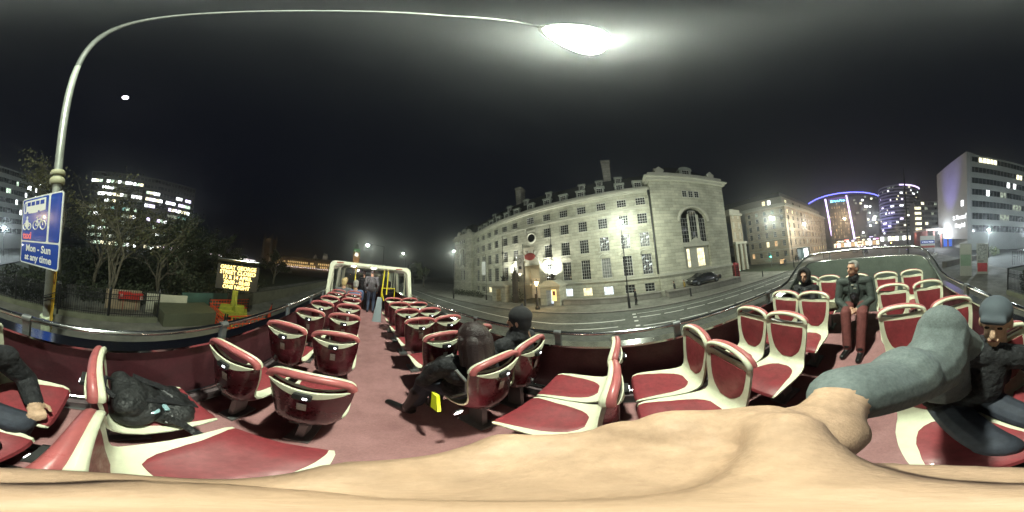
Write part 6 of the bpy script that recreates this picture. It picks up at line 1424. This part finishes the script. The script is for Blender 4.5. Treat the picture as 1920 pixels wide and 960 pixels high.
plate('blue_band', [[(-1.8,.0),(1.8,.0),(1.8,.85),(-1.8,.85)]], mat('band_blue',(.02,.06,.32),.4,emit=(.05,.15,1),es=.12), ws, SMx, .001, .01); plate('red_band', [[(-1.8,-1.1),(1.8,-1.1),(1.8,-.55),(-1.8,-.55)]], mat('band_red',(.5,.12,.10),.4), ws, SMx, .001, .01)
txt("St Thomas' Hospital", .36, HLET, ws, SMx @ T((0,.30,.016)), 'sign_lettering', 'CENTER', .004, .006, 1.0)
for s in (-1.5,1.5): b = MB(); p = SMx @ Vector((s,-1.3,-.06)); b.box(p.x-.08,p.x+.08,p.y-.08,p.y+.08,G,p.z); b.build('sign_post', STEELG, ws)
for k in range(7):
    x, y = -7.3-.62*k, -22.4-.9*k+0*k; t = thing('steel_bollard', ['steel bollard nearest the bus at the hospital driveway','second steel bollard of the driveway row','third steel bollard of the driveway row','middle steel bollard of the driveway row','fifth steel bollard of the driveway row','last but one steel bollard of the driveway row','steel bollard farthest along the driveway row'][k], 'bollard', (x,y,G), 'steel bollards at the hospital driveway')
    b = MB(); b.lathe([(.075,0),(.075,1.02),(.05,1.08),(.001,1.09)],(x,y,G),10); b.build('bollard_post', CHROME, t); b = MB(); b.lathe([(.077,.75),(.079,.75),(.079,.88),(.077,.88)],(x,y,G),10); b.build('reflective_band', WHT, t)
o = MB(); o.prism([(-8.0,-18.5,G),(-8.5,-18.2,G),(-20,-23.2,G),(-19.8,-23.8,G)],(0,0,.75)); tag(o.build('forecourt_wall', mat('forecourt_wall',(.13,.12,.10),.85,noise=(1,.25)), loc=(-14,-21,G)), 'low dark wall edging the hospital forecourt behind the totems', 'low wall')
tag(leafy('shrub', [((-21.0,-24.5,G+.8),(2.4,1.4,1.1)),((-19.5,-24.8,G+.7),(1.6,1.2,.9))], LEAFM, 1500, .22, None, (-21,-24.5,G), 41), 'clipped round bush on the lit hospital forecourt', 'shrub')
rl = thing('steel_railing', 'dark steel railing at the hospital steps beyond the forecourt lamp', 'railing', (-20,-15,G))
b = MB()
for k in range(14): b.box(-16-k*.6-.02,-16-k*.6+.02,-14.2-k*.1-.02,-14.2-k*.1+.02,G,G+1.9)
b.tube([(-16,-14.2,G+1.9),(-23.8,-15.5,G+1.9)],.03,6); b.tube([(-16,-14.2,G+1.2),(-23.8,-15.5,G+1.2)],.025,6); b.build('railing_bars', BLACK, rl)

# palace and clock tower far across the river
PAL = mat('palace_stone', (.32,.22,.11), .85, noise=(.12,.45), bump=(2,.6,.4))
pc = thing('palace', 'long floodlit gothic palace facade across the river', 'palace', (-130,260,G))
pA = Vector((-150,250,0)); pB = Vector((-52,268,0)); u_ = pB-pA; Lp = u_.length; ud = u_.normalized(); nn = Vector((ud.y,-ud.x,0))
b = MB(); q = [pA,pB,pB-nn*18,pA-nn*18]; b.prism([(v.x,v.y,G) for v in q],(0,0,15.5)); b.build('facade', PAL, pc, angle=0)
b = MB()
for k in range(31):
    p = pA + ud*Lp*k/30 + nn*.8; b.box(p.x-.7,p.x+.7,p.y-.7,p.y+.7,G,13+(2 if k%5 == 0 else 0)); b.lathe([(.7,0),(.001,2.2)],(p.x,p.y,13+(2 if k%5 == 0 else 0)),5)
b.build('buttresses', PAL, pc, angle=0)
b = MB(); q = [pA-nn*3,pB-nn*3,pB-nn*15,pA-nn*15]; b.prism([(v.x,v.y,11.5) for v in q],(0,0,4.5)); b.build('roof', SLATE, pc, angle=0)
PW = mat('palace_window_lit', (.3,.2,.1), .5, emit=(1,.66,.25), es=2.2)
for k in range(30):
    for r_ in range(2):
        if rnd.random() < .8:
            p = pA + ud*Lp*(k+.5)/30 + nn*.06; b = MB(); e_ = ud*.6; z = 0+r_*5.2; b.quad((p.x-e_.x,p.y-e_.y,z),(p.x+e_.x,p.y+e_.y,z),(p.x+e_.x,p.y+e_.y,z+3),(p.x-e_.x,p.y-e_.y,z+3)); b.build('lit_window', PW, pc, angle=0)
for k in range(5):
    p = pA + ud*Lp*(k+.5)/5 + nn*9; spot('palace_light', (p.x,p.y,G+.5), (p.x-nn.x*9,p.y-nn.y*9,6), 2600, (1,.66,.28), 140, .4, 1)
for k in range(34):
    p = pA + ud*(Lp*k/33) + nn*(10+rnd.uniform(-2,2)); b = MB(); b.ell((p.x,p.y,G+2.6+rnd.uniform(-.6,.6)),(.6,.6,.5),8,6); b.build('terrace_lamp', mat('terrace_lamp_%d' % (k%2),(.9,.9,.9),.4,emit=((1,.92,.8),(1,.78,.95))[k%2],es=4.5), pc)
for fr, zt, w_ in ((.70,24,5),(.86,27,4.2),(.90,27,4.2)):
    p = pA + ud*Lp*fr - nn*6; b = MB(); b.box(p.x-w_/2,p.x+w_/2,p.y-w_/2,p.y+w_/2,10,zt-5); b.lathe([(w_*.6,0),(.001,6)],(p.x,p.y,zt-5),6); b.build('turret', mat('turret_pale',(.42,.40,.34),.8), pc, angle=0)
    spot('turret_light', (p.x+nn.x*12,p.y+nn.y*12,16), (p.x,p.y,21), 1400, (1,.9,.75), 60, .4, 1)
vt = thing('square_tower', 'big square gothic tower dim brown at the left end of the palace', 'tower', (-162,245,G))
b = MB(); b.box(-170,-154,238,254,G,43); b.build('tower_shaft', PAL, vt, angle=0)
b = MB()
for x in (-170,-154):
    for y in (238,254): b.lathe([(2.2,0),(2.2,50),(.001,57)],(x,y,G),8)
b.build('corner_turret', mat('turret_pale',()), vt, angle=0)
spot('tower_light', (-146,222,G+1), (-162,246,30), 5500, (1,.7,.4), 80, .4, 1); spot('tower_top_light', (-160,226,38), (-161,246,46), 1600, (1,.95,.9), 70, .4, 1)
# clock tower
bb_ = thing('clock_tower', 'gold lit clock tower with green glowing belfry rising above the cream canopy', 'tower', (-13,300,G))
bx, by = -13.2, 300; w = 5.6
GOLD = mat('clock_stone', (.46,.30,.10), .8, noise=(.3,.3), bump=(3,.5,.2))
b = MB(); b.box(bx-w,bx+w,by-w,by+w,G,25.5)
for s in (-1,-.33,.33,1): b.box(bx+s*w*.92-.45,bx+s*w*.92+.45,by-w-.35,by-w,G,25.4)
b.build('shaft', GOLD, bb_, angle=0)
b = MB(); b.box(bx-w-.7,bx+w+.7,by-w-.7,by+w+.7,25.51,36.5); b.build('clock_stage', mat('clock_stage_stone',(.5,.36,.16),.8,noise=(.3,.3)), bb_, angle=0)
b = MB(); b.lathe([(.001,-.1),(3.5,-.1),(3.5,.1),(.001,.1)],(0,0,0),28); b.xf(Matrix.Translation((bx,by-w-.8,30.8)) @ Matrix.Rotation(R(90),4,'X')); cf = b.build('clock_face', mat('clock_dial',(.9,.9,.8),.4,emit=(1,.98,.85),es=2.2), bb_)
b = MB(); b.bar((bx,by-w-.98,30.8),(bx+1.2,by-w-.98,33.2),.35,.05); b.bar((bx,by-w-.98,30.8),(bx-.6,by-w-.98,28.9),.45,.05); b.build('clock_hands', BLACK, cf)
b = MB(); b.box(bx-w-.2,bx+w+.2,by-w-.2,by+w+.2,36.51,37.2)
for k in range(7):
    x = bx-w+k*w/3; b.box(x-.5,x+.5,by-w,by-w+1,37.2,41)
b.box(bx-w,bx+w,by-w+1.5,by+w,37.2,41); b.box(bx-w,bx+w,by-w,by+w,41.01,41.8); b.build('belfry', mat('belfry_green_glow',(.16,.42,.14),.7,emit=(.25,1,.35),es=.22), bb_, angle=0)  # green light on the belfry put into its colour and a faint glow
b = MB(); b.lathe([(w*1.25,0),(w*.75,5),(w*.7,7.5),(w*.4,9),(.3,17),(.02,20)],(bx,by,41.81),4); b.v = [tuple(Matrix.Translation((bx,by,0)) @ Matrix.Rotation(R(45),4,'Z') @ Matrix.Translation((-bx,-by,0)) @ Vector(v)) for v in b.v]; b.build('spire', SLATE, bb_, angle=0)
b = MB(); b.box(bx-1.6,bx+1.6,by-w*.9,by-w*.9+.3,51,52.5); b.build('lantern', mat('lantern_pale',(.5,.5,.5),.5,emit=(.9,1,.9),es=.3), bb_)
for s in (-1,1): spot('clock_tower_light', (bx+s*7,by-26,G+1), (bx,by-w,20), 34000, (1,.62,.16), 70, .4, 1)
# the moon
d_ = Vector((math.sin(R(-91.6))*math.cos(R(51.63)),math.cos(R(-91.6))*math.cos(R(51.63)),math.sin(R(51.63))))*900
mn = MB(); mn.ell(tuple(d_),(11,11,11),24,14)
mn = mn.build('moon', mat('moon_surface',(.5,.5,.48),.9,emit=(.93,.93,1),es=6,noise=(.1,.2)), loc=tuple(d_)); tag(mn, 'small bright moon high in the dark sky', 'moon')

# ------------------------------------------------------------------ thin volume added to stand in for lens glare round the lamps
hm = bpy.data.materials.new('glare_haze_mat'); hm.use_nodes = True; hn = hm.node_tree; hn.nodes.clear()
ho = hn.nodes.new('ShaderNodeOutputMaterial'); hv = hn.nodes.new('ShaderNodeVolumePrincipled')
hv.inputs['Color'].default_value = (.9,.93,.95,1); hv.inputs['Density'].default_value = HAZE; hv.inputs['Anisotropy'].default_value = .84
hn.links.new(hv.outputs[0], ho.inputs['Volume'])
b = MB(); b.box(-905,905,-905,905,G-1.2,68); hz_ = b.build('glare_haze', hm, angle=0); hz_['kind'] = 'stuff'

# ------------------------------------------------------------------ lift everything so that the road surface lies near z = 0
for o in S.objects:
    if o.parent is None: o.location.z += CAMZ
